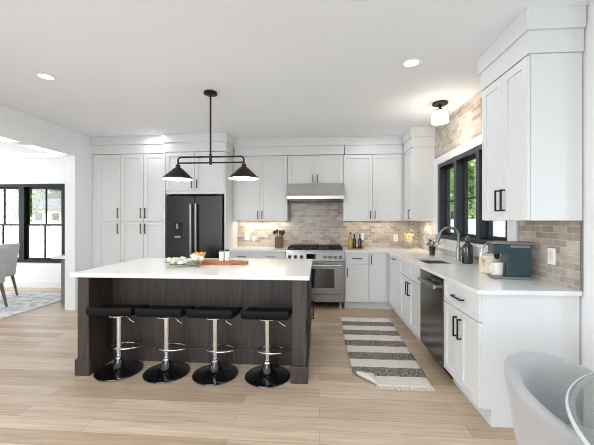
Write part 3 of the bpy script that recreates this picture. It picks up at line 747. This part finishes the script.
# semi flush lamp over the sink
gx, gy = 1.405, 3.72
r = thing('ceiling_lamp', 'small ceiling lamp with white glass bell shade over the sink', 'ceiling lamp', (gx, gy, ZC))
MB().lathe([(0.0, 0.0), (0.085, 0.0), (0.085, -0.018), (0.06, -0.03), (0.0, -0.032)], (gx, gy, ZC-0.0005), 32).build('ceiling_canopy', M['bronze'], r, smooth=True)
MB().lathe([(0.0, -0.03), (0.014, -0.03), (0.014, -0.065), (0.035, -0.075), (0.04, -0.095), (0.0, -0.095)], (gx, gy, ZC), 24).build('socket', M['bronze'], r, smooth=True)
MB().lathe([(0.0, -0.09), (0.045, -0.092), (0.07, -0.105), (0.086, -0.14), (0.092, -0.19), (0.094, -0.225), (0.088, -0.232), (0.0, -0.228)], (gx, gy, ZC), 32).build('shade', M['globe'], r, smooth=True)
lamp('sink_light', 'POINT', (gx, gy, ZC-0.36), (0, 0, 0), 5, (1, 0.9, 0.76), parent=r, shadow_soft_size=0.08)
# recessed downlights
rl = [((-2.60, 2.77), 'round recessed ceiling light in front of the island at left'), ((0.80, 2.76), 'round recessed ceiling light between the pendant and near upper cabinet'),
      ((-2.60, 4.65), 'round recessed ceiling light in front of the tall pantry'), ((0.86, 4.62), 'round recessed ceiling light near the corner upper cabinet')]
for (xx, yy), lb in rl:
    r = thing('recessed_light', lb, 'ceiling light', (xx, yy, ZC), 'recessed ceiling lights')
    MB().lathe([(0.062, 0.0), (0.088, 0.0), (0.088, -0.004), (0.07, -0.007), (0.062, -0.004)], (xx, yy, ZC-0.0003), 36, close=False).build('trim_ring', M['whiteplastic'], r, smooth=True)
    MB().lathe([(0.0, -0.001), (0.0615, -0.001), (0.0615, -0.0035), (0.0, -0.0035)], (xx, yy, ZC-0.0003), 36).build('lens', M['led'] if yy < 4 else M['whiteplastic'], r, smooth=True)
for xx in (-2.6, -0.9, 0.8):
    for yy in (-0.6, 1.0, 2.77, 4.6): 
        if yy > 2 and xx == -0.9: continue
        lamp('downlight_and_fill', 'AREA', (xx, yy, ZC-0.012), (0, 0, 0), (1.6 if xx > 0 else 8.0) if yy < 2 else ((3.2 if xx < 0 else 1.6) if yy < 4 else 1.8), (0.90, 0.945, 1.0), 0.12)  # rows nearest the camera are unseen fill, added without fixtures
# added glowing strips standing in for the brightly lit underside of the header
for i, (a, b, lb) in enumerate(((2.3, 3.62, 'nearer glowing strip added for the lit underside of the dining opening header'), (3.79, 4.36, 'farther glowing strip added for the lit underside of the dining opening header'))):
    r = thing('header_glow', lb, 'light', (-3.82, (a+b)/2, 2.376))
    B(-3.895, -3.75, a, b, 2.366, 2.3755).build('glow_backing', M['whiteplastic'], r)
    B(-3.89, -3.755, a+0.006, b-0.006, 2.363, 2.3658).build('lens', M['linear'], r)
# under-cabinet strips
for x0_, x1_, e in ((-1.40, -0.58, 2.0), (0.45, 1.30, 0.8)):
    lamp('under_cabinet_led', 'AREA', ((x0_+x1_)/2, 5.36, 1.366), (0, 0, 0), e, (1, 0.89, 0.74), x1_-x0_, 0.02)
lamp('under_cabinet_led', 'AREA', (1.56, 4.95, 1.366), (0, 0, 0), 1.8, (1, 0.88, 0.72), 0.02, 0.4)
for nm, a in (('back_left', (-1.40, -0.58, 5.35, 5.37)), ('back_right', (0.45, 1.30, 5.35, 5.37)), ('corner', (1.55, 1.57, 4.75, 5.08))):
    lb = {'back_left': 'slim light strip under the upper cabinet left of the hood', 'back_right': 'slim light strip under the upper cabinet right of the hood', 'corner': 'slim light strip under the corner upper cabinet'}[nm]
    tag(B(*a, 1.368, 1.3745).build('light_strip', M['whiteplastic']), lb, 'light', 'under cabinet light strips')

# ================================================================== OUTLETS
def outlet(F, u, z, wd, ht, lb):
    r = thing('wall_outlet', lb, 'outlet', F(u, 0, z), 'wall outlets')
    MB().mbox(F, u-wd/2, u+wd/2, 0.0005, 0.006, z-ht/2, z+ht/2).build('cover_plate', M['whiteplastic'], r, bevel=0.002)
    MB().mbox(F, u-wd*0.26, u+wd*0.26, 0.006, 0.009, z-ht*0.3, z+ht*0.3).build('rocker', M['whitecer'], r, bevel=0.001)
outlet(FR(XR), 2.392, 1.113, 0.075, 0.12, 'white outlet on the tiled right wall beside the teal coffee machine')
outlet(FB(YB), -1.285, 1.10, 0.08, 0.125, 'larger white outlet on the back tile left of the utensil block')
outlet(FB(YB), -1.165, 1.06, 0.05, 0.085, 'small white outlet on the back tile nearest the utensil block')
outlet(FB(YB), 0.735, 1.10, 0.075, 0.12, 'white outlet on the back tile behind the oil bottles')
outlet(FB(YB), 1.32, 1.08, 0.075, 0.12, 'white outlet on the back tile beside the glass jar')

# ================================================================== RUG
RX0, RX1, RY0, RY1 = 0.295, 0.975, 2.60, 4.40
bm = bmesh.new(); nx, ny = 30, 80; uvl = bm.loops.layers.uv.new('weave'); V = {}; UVc = {}
A = Vector((RX0, 2.785)); Bp = Vector((0.462, RY0)); dl = (Bp-A).normalized(); nl = Vector((-dl.y, dl.x))
if (Vector((RX0, RY0))-A).dot(nl) < 0: nl = -nl
for i in range(nx+1):
    for j in range(ny+1):
        x = RX0+(RX1-RX0-0.045*(1-j/ny))*i/nx + 0.006*math.sin(j*0.11); y = RY0+(RY1-RY0)*j/ny
        if j > ny-3: y += 0.004*math.sin(i)
        z = 0.004+0.0015*(1+math.sin(i*0.7+j*0.35))
        dd = (Vector((x, y))-A).dot(nl)
        if dd > -0.03:
            # rolled over the fold line
            R = 0.016; s = dd+0.03
            if s < PI*R:
                a = s/R; off = -0.03+R*math.sin(a); zz = R*(1-math.cos(a)); p = Vector((x, y)) + nl*(off-dd); z += zz
            else:
                off = -0.03-(s-PI*R); p = Vector((x, y)) + nl*(off-dd); z += 2*R - 0.012*min(1, (s-PI*R)/0.12)
            x, y = p.x, p.y
        V[i, j] = bm.verts.new((x, y, z)); UVc[i, j] = (i/nx, j/ny)
for i in range(nx):
    for j in range(ny):
        ks = ((i,j),(i+1,j),(i+1,j+1),(i,j+1)); f = bm.faces.new([V[k] for k in ks])
        for lp, k in zip(f.loops, ks): lp[uvl].uv = UVc[k]
me = bpy.data.meshes.new('rug'); bm.to_mesh(me); bm.free(); me.materials.append(M['rug'])
for p in me.polygons: p.use_smooth = True
rug = bpy.data.objects.new('rug', me); COL.objects.link(rug)
sm = rug.modifiers.new('thick', 'SOLIDIFY'); sm.thickness = 0.005; sm.offset = 1
tag(rug, 'cream and charcoal striped runner rug with fringe on the oak floor', 'rug')
mb = MB()
for i in range(44):
    x = 0.475+(RX1-0.045-0.475)*i/43
    for k in range(2):
        a = random.uniform(-0.35, 0.35); L = random.uniform(0.03, 0.055)
        mb.tube([(x, RY0+0.01, 0.009), (x+a*L*0.5, RY0-L*0.5, 0.007), (x+a*L+random.uniform(-.01, .01), RY0-L, 0.004)], 0.0028, 5)
mb.build('fringe', M['fringe'], rug)
mb = MB()
for i in range(52):
    x = RX0+0.008+(RX1-RX0)*i/51; a = random.uniform(-0.3, 0.3); L = random.uniform(0.03, 0.05)
    mb.tube([(x, RY1-0.01, 0.009), (x+a*L*0.5, RY1+L*0.5, 0.007), (x+a*L, RY1+L, 0.004)], 0.0028, 5)
mb.build('fringe', M['fringe'], rug)

# ================================================================== DINING TABLE AND CHAIR (foreground right)
tx, ty = 1.452, 0.731
r = thing('dining_table', 'round clear glass dining table in the lower right corner', 'table', (tx, ty, 0))
R = 0.716
MB().lathe([(0.0, 0.722), (R-0.02, 0.722), (R-0.008, 0.722), (R-0.002, 0.725), (R, 0.731), (R-0.002, 0.737), (R-0.008, 0.740), (R-0.02, 0.740), (0.0, 0.740)], (tx, ty, 0), 128).build('tabletop', M['tableglass'], r, smooth=True, label='clear glass disc')
MB().lathe([(R+0.0005, 0.722), (R+0.006, 0.725), (R+0.0085, 0.731), (R+0.006, 0.737), (R+0.0005, 0.740), (R+0.0005, 0.722)], (tx, ty, 0), 160, close=False).build('rim', M['rimglass'], r, smooth=True, label='glass edge whitened to stand for its highlights')
for p in r.children[0].data.polygons: p.use_smooth = abs(p.normal.z) < 0.999
MB().lathe([(0.0, 0.0), (0.27, 0.0), (0.27, 0.015), (0.08, 0.04), (0.05, 0.1), (0.045, 0.60), (0.09, 0.69), (0.18, 0.7215), (0.0, 0.7215)], (tx, ty, 0), 40).build('pedestal', M['whitecer'], r, smooth=True)
CX, CY, CR = 1.07, 1.285, 0.285; face = math.atan2(-0.80, 0.60)
r = thing('dining_chair', 'grey velvet barrel back dining chair beside the glass table', 'chair', (CX, CY, 0))
bm = bmesh.new(); n = 40; span = math.radians(128); rings = []
for i in range(n+1):
    t = -1+2*i/n; ph = face+PI+t*span
    e = abs(t)
    top = 0.755-0.17*e**1.8; bot = 0.36+0.02*e
    if e > 0.93: k = (e-0.93)/0.07; top -= 0.05*k*k
    th = 0.055*(1-0.25*e)
    ring = []
    for (rr, zz) in ((CR-0.035, bot), (CR-0.005, top-0.10), (CR+0.012, top-0.03), (CR+0.010, top-0.008), (CR-0.006, top+0.004), (CR-0.03, top-0.004), (CR-th+0.0, top-0.03), (CR-th-0.015, top-0.10), (CR-th-0.05, bot+0.02), (CR-th-0.05, bot)):
        ring.append(bm.verts.new((CX+rr*math.cos(ph), CY+rr*math.sin(ph), zz)))
    rings.append(ring)
for a, b in zip(rings, rings[1:]):
    m = len(a)
    for k in range(m): bm.faces.new((a[k], a[(k+1)%m], b[(k+1)%m], b[k]))
bm.faces.new(rings[0]); bm.faces.new(rings[-1][::-1])
mb = MB(); mb.bm.free(); mb.bm = bm
mb.build('backrest', M['velvet'], r, smooth='all', subsurf=2)
MB().lathe([(0.0, 0.35), (0.20, 0.35), (0.212, 0.37), (0.212, 0.44), (0.20, 0.465), (0.16, 0.475), (0.0, 0.478)], (CX+0.012, CY-0.016, 0), 40).build('seat', M['velvet'], r, smooth=True)
for k in range(4):
    a = face+PI/4+k*PI/2
    MB().tube([(CX+0.15*math.cos(a), CY+0.15*math.sin(a), 0.352), (CX+0.215*math.cos(a), CY+0.215*math.sin(a), 0.0)], [0.018, 0.011], 14).build('leg', M['darkleg'], r, smooth=True)

# ================================================================== SMALL THINGS ON THE WORKTOPS
Z = 0.9155
# utensil block
r = thing('utensil_holder', 'brown wooden utensil holder left of the range', 'utensil holder', (-0.686, 5.26, Z))
mb = MB(); a = 0.066
for (p0, p1, q0, q1) in ((-a, a, -a, -a+0.01), (-a, a, a-0.01, a), (-a, -a+0.01, -a+0.01, a-0.01), (a-0.01, a, -a+0.01, a-0.01)): mb.box(-0.686+p0, -0.686+p1, 5.26+q0, 5.26+q1, Z, Z+0.185)
mb.box(-0.686-a+0.01, -0.686+a-0.01, 5.26-a+0.01, 5.26+a-0.01, Z, Z+0.012)
mb.build('box', M['blockwood'], r, bevel=0.002)
ut = [(-0.04, 0.0, -0.075, 0.26, 'spoon'), (-0.02, 0.02, -0.035, 0.28, 'spoon'), (0.015, -0.02, 0.02, 0.265, 'spatula'), (0.035, 0.015, 0.075, 0.27, 'spoon'), (0.03, -0.03, 0.055, 0.255, 'spatula')]
ul = ['black serving spoon leaning left in the utensil holder', 'black spoon upright left of centre in the utensil holder', 'black spatula in the middle of the utensil holder', 'black ladle leaning far right in the utensil holder', 'black spatula leaning right in the utensil holder']
for (ax, ay, tx_, h, kd), lb in zip(ut, ul):
    p0 = Vector((-0.686+ax*0.5, 5.26+ay, Z+0.02)); p1 = Vector((-0.686+tx_*1.05, 5.26+ay, Z+h-0.03)); pm = Vector((-0.686+tx_*0.55, 5.26+ay*0.6, Z+0.19))
    p0.y = p1.y = 5.26+ay*0.6
    r = thing('utensil', lb, 'utensil', p0, 'kitchen utensils in the wooden holder')
    MB().tube([p0, pm, p1], 0.006, 8).build('handle', M['black'], r, smooth=True)
    if kd == 'spoon': MB().ball(p1+Vector((0, 0, 0.03)), 0.03, 0.85, 0.35, 1.2).build('bowl', M['black'], r, smooth='all')
    else: B(p1.x-0.024, p1.x+0.024, p1.y-0.004, p1.y+0.004, p1.z-0.01, p1.z+0.065).build('blade', M['black'], r, bevel=0.003)
# oil bottles on a round tray
r = thing('tray', 'small round wooden tray under the oil bottles', 'tray', (0.60, 5.19, Z))
MB().lathe([(0.0, 0.0), (0.125, 0.0), (0.135, 0.02), (0.13, 0.02), (0.12, 0.008), (0.0, 0.008)], (0.60, 5.19, Z), 32).build('plate', M['boardwood'], r, smooth=True)
def bottle(x, y, z, h, rad, body, cap, lb, grp):
    r = thing('bottle', lb, 'bottle', (x, y, z), grp)
    MB().lathe([(0.0, 0.0), (rad, 0.0), (rad, h*0.55), (rad*0.9, h*0.62), (rad*0.42, h*0.72), (rad*0.38, h*0.88), (0.0, h*0.88)], (x, y, z), 24).build('body', body, r, smooth=True)
    MB().lathe([(0.0, h*0.88), (rad*0.46, h*0.88), (rad*0.46, h), (0.0, h)], (x, y, z), 20).build('cap', cap, r, smooth=True)
bottle(0.515, 5.17, Z+0.0085, 0.26, 0.036, M['oil'], M['black'], 'tall clear bottle of yellow oil left of the dark bottles', 'bottles beside the range')
bottle(0.582, 5.22, Z+0.0085, 0.235, 0.03, M['gblack'], M['black'], 'left one of the two black oil bottles on the tray', 'bottles beside the range')
bottle(0.672, 5.19, Z+0.0085, 0.235, 0.03, M['gblack'], M['black'], 'right one of the two black oil bottles on the tray', 'bottles beside the range')
# apothecary jar
jx, jy = 1.46, 5.17
r = thing('glass_jar', 'tall footed glass jar with lid in the right corner', 'jar', (jx, jy, Z))
MB().lathe([(0.0, 0.0), (0.06, 0.0), (0.062, 0.006), (0.02, 0.02), (0.014, 0.05), (0.03, 0.075), (0.085, 0.13), (0.108, 0.20), (0.10, 0.25), (0.085, 0.27), (0.080, 0.27), (0.095, 0.248), (0.103, 0.20), (0.08, 0.134), (0.02, 0.082), (0.0, 0.08)], (jx, jy, Z), 36, close=False).build('bowl', M['jarglass'], r, smooth=True)
MB().lathe([(0.092, 0.272), (0.094, 0.28), (0.07, 0.31), (0.03, 0.34), (0.012, 0.352), (0.02, 0.37), (0.018, 0.395), (0.0, 0.405)], (jx, jy, Z), 32, close=False).build('lid', M['jarglass'], r, smooth=True)
mb = MB()
for k in range(34):
    a = random.uniform(0, 2*PI); zz = random.uniform(0.125, 0.24); rr = random.uniform(0, 0.07)*(0.6+ (zz-0.12)*3)
    mb.ball((jx+rr*math.cos(a), jy+rr*math.sin(a), Z+zz), random.uniform(0.022, 0.030), 1, 1, 0.9, 8, 6)
tag(mb.build('jar_filling', M['sponge'], smooth='all'), 'pale yellow pieces filling the footed glass jar', 'filling', kind='stuff')
# flower vase
vx, vy = 1.50, 4.24
r = thing('vase', 'dark grey glass vase of white flowers beside the sink', 'vase', (vx, vy, Z))
MB().lathe([(0.0, 0.0), (0.036, 0.0), (0.044, 0.12), (0.040, 0.12), (0.034, 0.02), (0.0, 0.02)], (vx, vy, Z), 28).build('pot', M['greyglass'], r, smooth=True)
def leaf(mb, p, d, L, W):
    d = d.normalized(); s = d.cross(Vector((0.2, 0.1, 1))).normalized(); up = s.cross(d)
    a = [p, p+d*L*0.4+s*W+up*W*0.3, p+d*L, p+d*L*0.4-s*W+up*W*0.3]
    v = [mb.bm.verts.new(q) for q in a]; c = mb.bm.verts.new(p+d*L*0.5-up*W*0.2)
    for k in range(4): mb.bm.faces.new((v[k], v[(k+1)%4], c))
def bloom(c, rad, n=12, ms='petal'):
    mb = MB()
    for k in range(n):
        a = k*2.4; t = (k+0.5)/n; el = PI/2*(0.1+0.85*t)
        d = Vector((math.cos(a)*math.cos(el), math.sin(a)*math.cos(el), math.sin(el)))
        leaf(mb, Vector(c)+d*rad*0.1, d, rad*(1.0-0.25*t), rad*0.42)
    mb.ball(Vector(c)+Vector((0, 0, rad*0.15)), rad*0.42, 1, 1, 0.8, 8, 6)
    return mb
mbl = MB(); mbs = MB()
for k in range(20):
    a = k*2.39996; rr = random.uniform(0.03, 0.12); h = random.uniform(0.16, 0.265)
    c = Vector((vx+rr*math.cos(a), vy+rr*math.sin(a), Z+h))
    mbs.tube([(vx+0.015*math.cos(a), vy+0.015*math.sin(a), Z+0.03), (vx+rr*0.6*math.cos(a), vy+rr*0.6*math.sin(a), Z+h*0.75), c], 0.002, 5)
    bloom(c, 0.045, 12).build('flower', M['petal'], r)
for k in range(26):
    a = random.uniform(0, 2*PI); h = random.uniform(0.11, 0.19)
    leaf(mbl, Vector((vx+0.02*math.cos(a), vy+0.02*math.sin(a), Z+h)), Vector((math.cos(a), math.sin(a), random.uniform(0, 0.7))), random.uniform(0.05, 0.09), 0.013)
mbs.build('stems', M['leaf'], r); mbl.build('foliage', M['leaf'], r)
# smoked glass bottle
bx, by = 1.585, 3.44
r = thing('bottle', 'large dark smoked glass bottle with round stopper beside the faucet', 'bottle', (bx, by, Z))
MB().lathe([(0.0, 0.0), (0.052, 0.0), (0.056, 0.01), (0.056, 0.17), (0.05, 0.195), (0.025, 0.215), (0.018, 0.235), (0.022, 0.245), (0.0, 0.245)], (bx, by, Z), 32).build('body', M['greyglass'], r, smooth=True)
MB().ball((bx, by, Z+0.272), 0.026).build('stopper', M['smoke'], r, smooth='all')
# coffee machine seen from its side, cup on the drip tray
TX, TY = 1.518, 2.60
r = thing('coffee_machine', 'teal coffee machine with steel top and base on the right worktop', 'coffee machine', (TX, TY, Z))
w2, dp = 0.13, 0.07
prof = [(-0.035, 0.021), (w2, 0.021), (w2, 0.272), (-w2, 0.272), (-w2, 0.205), (-w2+0.012, 0.195), (-0.035, 0.195)]
MB().prism(prof, -dp, dp, lambda a, b, t: (TX+a, TY+t, Z+b)).build('body', M['teal'], r, bevel=0.005, label='teal enamel body with overhanging head')
B(TX-w2-0.006, TX+w2+0.004, TY-dp-0.006, TY+dp+0.006, Z, Z+0.0205).build('base', M['steel'], r, bevel=0.004)
B(TX-w2-0.006, TX+w2+0.006, TY-dp-0.008, TY+dp+0.006, Z+0.2725, Z+0.292).build('lid', M['steel'], r, bevel=0.005)
B(TX-0.01, TX+w2-0.01, TY-dp-0.005, TY-dp-0.0005, Z+0.248, Z+0.268).build('trim_bar', M['steel'], r, bevel=0.0015)
MB().lathe([(0.0, 0.150), (0.012, 0.150), (0.018, 0.165), (0.024, 0.1945), (0.0, 0.1945)], (TX-0.086, TY-0.01, Z), 24).build('spout', M['black'], r, smooth=True)
r.rotation_euler = (0, 0, math.radians(-13))
jx, jy = TX-0.088, TY+0.005
r = thing('mug', 'white ceramic mug under the spout of the teal coffee machine', 'mug', (jx, jy, Z+0.0215))
z0 = Z+0.0215
MB().lathe([(0.0, 0.0), (0.036, 0.0), (0.044, 0.012), (0.045, 0.10), (0.041, 0.10), (0.039, 0.014), (0.0, 0.012)], (jx, jy, z0), 32).build('cup', M['whitecer'], r, smooth=True)
MB().tube([(jx-0.043, jy-0.012, z0+0.08), (jx-0.062, jy-0.02, z0+0.075), (jx-0.066, jy-0.022, z0+0.05), (jx-0.058, jy-0.018, z0+0.03), (jx-0.042, jy-0.012, z0+0.025)], 0.006, 10).build('handle', M['whitecer'], r, smooth=True)
kx, ky = 1.515, 2.84
r = thing('kettle', 'cream kettle with arched chrome handle behind the teal coffee machine', 'kettle', (kx, ky, Z))
MB().lathe([(0.0, 0.0), (0.088, 0.0), (0.098, 0.01), (0.098, 0.12), (0.088, 0.155), (0.05, 0.168), (0.0, 0.169)], (kx, ky, Z), 40).build('body', M['cream'], r, smooth=True)
MB().lathe([(0.0, 0.1695), (0.045, 0.1695), (0.04, 0.179), (0.01, 0.185), (0.012, 0.197), (0.0, 0.201)], (kx, ky, Z), 28).build('lid', M['chrome'], r, smooth=True)
MB().tube(arc((kx, ky, Z+0.15), 0.09, PI, 0, 18, k=1.35), 0.007, 10).build('handle', M['chrome'], r, smooth=True)
MB().tube([(kx-0.085, ky-0.03, Z+0.075), (kx-0.11, ky-0.045, Z+0.11), (kx-0.12, ky-0.05, Z+0.14)], [0.018, 0.013, 0.009], 12).build('spout', M['cream'], r, smooth=True)

# island centrepiece
bx, by = -1.03, 3.22
r = thing('serving_board', 'brown wooden serving board on the island', 'board', (bx, by, Z))
mb = MB(); pts = [(-0.26, -0.09), (0.12, -0.09), (0.15, -0.06), (0.28, -0.022), (0.28, 0.022), (0.15, 0.06), (0.12, 0.09), (-0.26, 0.09)]
mb.prism(pts, Z, Z+0.035, lambda a, b, t: (bx+a, by+b, t)); mb.build('plank', M['boardwood'], r, bevel=0.006, seg=3)
for sx in (-0.2, 0.1):
    B(bx+sx-0.02, bx+sx+0.02, by-0.07, by+0.07, Z-0.0003, Z+0.0002)
r = thing('flower_garland', 'bunch of white blossoms and pale leaves lying on the island', 'flowers', (-1.36, 3.02, Z))
mbl = MB(); mbs = MB(); gz = Z
mbs.tube([(-1.52, 3.05, gz+0.012), (-1.36, 3.01, gz+0.02), (-1.17, 2.97, gz+0.012)], 0.006, 6)
for k in range(40):
    x = random.uniform(-1.50, -1.18); a = random.uniform(0, 2*PI)
    leaf(mbl, Vector((x, 3.01+random.uniform(-0.03, 0.03), gz+random.uniform(0.02, 0.05))), Vector((math.cos(a), math.sin(a), random.uniform(0.0, 0.6))), random.uniform(0.04, 0.075), 0.012)
for q in ((-1.55, 3.05), (-1.53, 3.0)):
    leaf(mbl, Vector((-1.47, 3.02, gz+0.03)), Vector((q[0]+1.47, q[1]-3.02, 0.01)), 0.1, 0.02)
mbs.build('stem', M['leaf'], r, smooth=True); mbl.build('foliage', M['sage'], r)
for k in range(20):
    x = -1.47+0.30*(k/19)+random.uniform(-0.015, 0.015); y = 3.0+random.uniform(-0.045, 0.045); z = gz+random.uniform(0.035, 0.105)
    bloom((x, y, z), random.uniform(0.034, 0.048), 12).build('flower', M['petal'], r)
r = thing('candle_holder', 'amber fluted glass holder standing behind the white blossoms', 'candle holder', (-1.245, 3.14, Z))
mb = MB(); seg = 40; rings = []
for (rr, zz) in ((0.03, 0.0355), (0.036, 0.04), (0.046, 0.08), (0.064, 0.125), (0.058, 0.122), (0.04, 0.08), (0.028, 0.05)):
    rings.append([mb.bm.verts.new((-1.245+rr*(1+0.13*math.cos(8*2*PI*i/seg)*min(1, zz/0.1))*math.cos(2*PI*i/seg), 3.14+rr*(1+0.13*math.cos(8*2*PI*i/seg)*min(1, zz/0.1))*math.sin(2*PI*i/seg), Z+zz+(0.006*math.cos(8*2*PI*i/seg) if zz > 0.1 else 0))) for i in range(seg)])
for a, b in zip(rings, rings[1:]):
    for i in range(seg): mb.bm.faces.new((a[i], a[(i+1)%seg], b[(i+1)%seg], b[i]))
mb.bm.faces.new(rings[0]); mb.bm.faces.new(rings[-1])
mb.build('cup', M['amber'], r, smooth=True)
for k, (x, y, lb) in enumerate(((-1.03, 3.20, 'left small glass shaker with dark lid on the serving board'), (-0.975, 3.22, 'right small glass shaker with dark lid on the serving board'))):
    r = thing('shaker', lb, 'shaker', (x, y, Z+0.0355), 'shakers on the serving board')
    MB().lathe([(0.0, 0.0), (0.022, 0.0), (0.027, 0.085), (0.021, 0.10), (0.0, 0.10)], (x, y, Z+0.0355), 20).build('body', M['whitecer'], r, smooth=True)
    MB().lathe([(0.0, 0.10), (0.022, 0.10), (0.022, 0.114), (0.0, 0.122)], (x, y, Z+0.0355), 20).build('lid', M['black'], r, smooth=True)

# ================================================================== DINING ROOM
rg = B(-7.6, -4.42, 2.2, 5.55, 0.0005, 0.012).build('rug', M['greyrug'], bevel=0.003)
tag(rg, 'faded grey area rug on the dining room floor', 'rug')
r = thing('console_table', 'grey console with a white top behind the wall of the dining opening', 'console', (-4.08, 5.2, 0))
B(-4.24, -3.91, 4.80, 5.60, 0.0, 0.75).build('body', M['console'], r, bevel=0.002)
B(-4.38, -3.907, 4.76, 5.65, 0.7505, 0.795).build('top', M['quartz'], r, bevel=0.003)
def dchair():
    r = thing('dining_chair', 'x', 'chair', (0, 0, 0))   # faces -X
    B(-0.25, 0.23, -0.235, 0.235, 0.36, 0.49).build('seat', M['linen'], r, bevel=0.03, seg=4, smooth=True)
    mb = MB(); mb.prism([(0.17, 0.40), (0.235, 0.37), (0.275, 0.66), (0.325, 0.93), (0.305, 0.955), (0.275, 0.95), (0.225, 0.68)], -0.235, 0.235, lambda a, b, t: (a, t, b))
    mb.build('backrest', M['linen'], r, bevel=0.018, seg=3, smooth=True)
    for sx, sy in ((-1, -1), (-1, 1), (1, -1), (1, 1)):
        MB().tube([(0.2*sx, 0.2*sy, 0.365), ((0.2 if sx < 0 else 0.29)*sx, 0.21*sy, 0.0)], [0.026, 0.016], 10).build('leg', M['legwood'], r, smooth=True)
    return r
c1 = dchair(); c1.location = (-5.22, 4.34, 0.018); c1['label'] = 'nearer grey upholstered dining chair at the left edge with wooden legs'; c1['group'] = 'dining room chairs'
c2 = copy_tree(c1); c2.location = (-5.76, 5.03, 0.018); c2['label'] = 'farther grey upholstered dining chair below the dining windows'
r = thing('dining_table', 'white round dining table between the grey dining chairs', 'table', (-6.3, 4.5, 0.0125))
MB().lathe([(0.0, 0.72), (0.6, 0.72), (0.61, 0.735), (0.6, 0.75), (0.0, 0.75)], (-6.35, 4.45, 0.0125), 48).build('tabletop', M['whitecer'], r, smooth=True)
MB().lathe([(0.0, 0.0), (0.3, 0.0), (0.3, 0.02), (0.06, 0.06), (0.05, 0.65), (0.2, 0.719), (0.0, 0.719)], (-6.35, 4.45, 0.0125), 32).build('pedestal', M['legwood'], r, smooth=True)

# ================================================================== OUTSIDE
struct(B(-40, 30, 6.1, 45, -0.5, -0.3).build('ground', M['grass']))
struct(B(3.3, 40, -20, 6.1, -0.5, -0.3).build('ground_side', M['grass']))
def fence(a, b, z, lb, n):
    r = thing('fence', lb, 'fence', (a[0], a[1], -0.3))
    A, Bv = Vector(a), Vector(b); L = (Bv-A).length; d = (Bv-A)/L; nrm = Vector((-d.y, d.x))
    def seg(s0, s1, hw, z0, z1):
        mb = MB(); P = [A+d*s0+nrm*hw, A+d*s1+nrm*hw, A+d*s1-nrm*hw, A+d*s0-nrm*hw]
        mb.prism([(p.x, p.y) for p in P], z0, z1, lambda x, y, t: (x, y, t)); return mb
    for i in range(n):
        s0, s1 = L*i/n, L*(i+1)/n
        seg(s0+0.07, s1-0.07, 0.02, -0.25, z).build('panel', M['vinyl'], r)
    for i in range(n+1): seg(L*i/n-0.065, L*i/n+0.065, 0.065, -0.3, z+0.1).build('post', M['vinyl'], r, bevel=0.01)
fence((-22, 12.0), (-3, 12.0), 1.25, 'white vinyl fence outside the dining windows', 8)
fence((5.6, 3.0), (5.6, 22.0), 1.45, 'white vinyl fence outside the kitchen window', 8)
def tree(x, y, h, cr, m, lb, tz=-0.3, seed=1, n=2600, ls=1.0):
    rnd = random.Random(seed)
    r = thing('tree', lb, 'tree', (x, y, tz), 'garden trees')
    MB().tube([(x, y, tz), (x+0.1, y, tz+h*0.3), (x, y+0.1, tz+h*0.7)], [0.22, 0.17, 0.08], 10).build('trunk', M['bark'], r, smooth=True)
    mb = MB()
    blobs = [(Vector((rnd.uniform(-1, 1)*cr*0.6, rnd.uniform(-1, 1)*cr*0.6, tz+h*rnd.uniform(0.3, 0.92))), cr*rnd.uniform(0.4, 0.65)) for _ in range(10)]
    for _ in range(n):
        c, rr = rnd.choice(blobs); v = Vector((rnd.gauss(0, 1), rnd.gauss(0, 1), rnd.gauss(0, 1))).normalized()*rr*rnd.uniform(0.6, 1.0)
        p = Vector((x, y, 0))+c+v; s = rnd.uniform(0.10, 0.22)*ls
        t = Vector((rnd.gauss(0, 1), rnd.gauss(0, 1), rnd.gauss(0, 1))).normalized(); leaf(mb, p, t, s, s*0.35)
    mb.build('crown', m, r)
tree(8.4, 17.8, 6.5, 2.0, M['tree'], 'leafy green tree beyond the fence, first pane of the kitchen window', seed=3, n=4200, ls=1.4)
tree(8.8, 13.2, 6.0, 2.0, M['tree2'], 'nearest pale tree beyond the fence outside the kitchen window', seed=5, n=4200, ls=1.4)
tree(9.2, 22.6, 7.5, 2.2, M['tree2'], 'pale green tree far beyond the fence outside the kitchen window', seed=4, n=4200, ls=1.4)
tree(14.5, 26.0, 10.0, 3.6, M['tree'], 'tallest green tree far outside the kitchen window', seed=6, n=4200, ls=2.2)
tree(-17.0, 15.4, 6.5, 1.9, M['tree3'], 'nearest green tree seen through the left dining window', seed=8, n=3200, ls=1.4)
tree(-32.5, 35.0, 10.0, 3.4, M['tree3'], 'green tree rising behind the roof of the neighbouring house', seed=9, n=4200, ls=3.0)
tree(-43.5, 40.0, 12.0, 3.6, M['tree3'], 'big green tree far behind the left end of the neighbouring house', seed=10, n=4200, ls=3.0)
tree(-22.5, 38.5, 9.5, 3.4, M['tree3'], 'green tree behind the right end of the neighbouring house', seed=7, n=4200, ls=3.0)
hx0, hx1, hy0, hy1 = -27, -13.5, 25, 29.5
r = thing('house', 'white neighbouring house with grey roof beyond the dining windows', 'house', ((hx0+hx1)/2, (hy0+hy1)/2, -0.3))
B(hx0, hx1, hy0, hy1, -0.3, 2.35).build('wall', M['siding'], r)
mb = MB(); mb.prism([(hy0-0.5, 2.3), (hy1+0.5, 2.3), ((hy0+hy1)/2, 3.45)], hx0-0.4, hx1+0.4, lambda a, b, t: (t, a, b)); mb.build('roof', M['roof'], r)
for k in range(8):
    xx = hx0+0.9+k*1.6
    f_ = B(xx, xx+0.8, hy0-0.06, hy0-0.001, 1.35, 2.1).build('window', M['siding'], r)
    B(xx+0.07, xx+0.73, hy0-0.075, hy0-0.0605, 1.40, 2.05).build('pane', M['ovenglass'], f_)
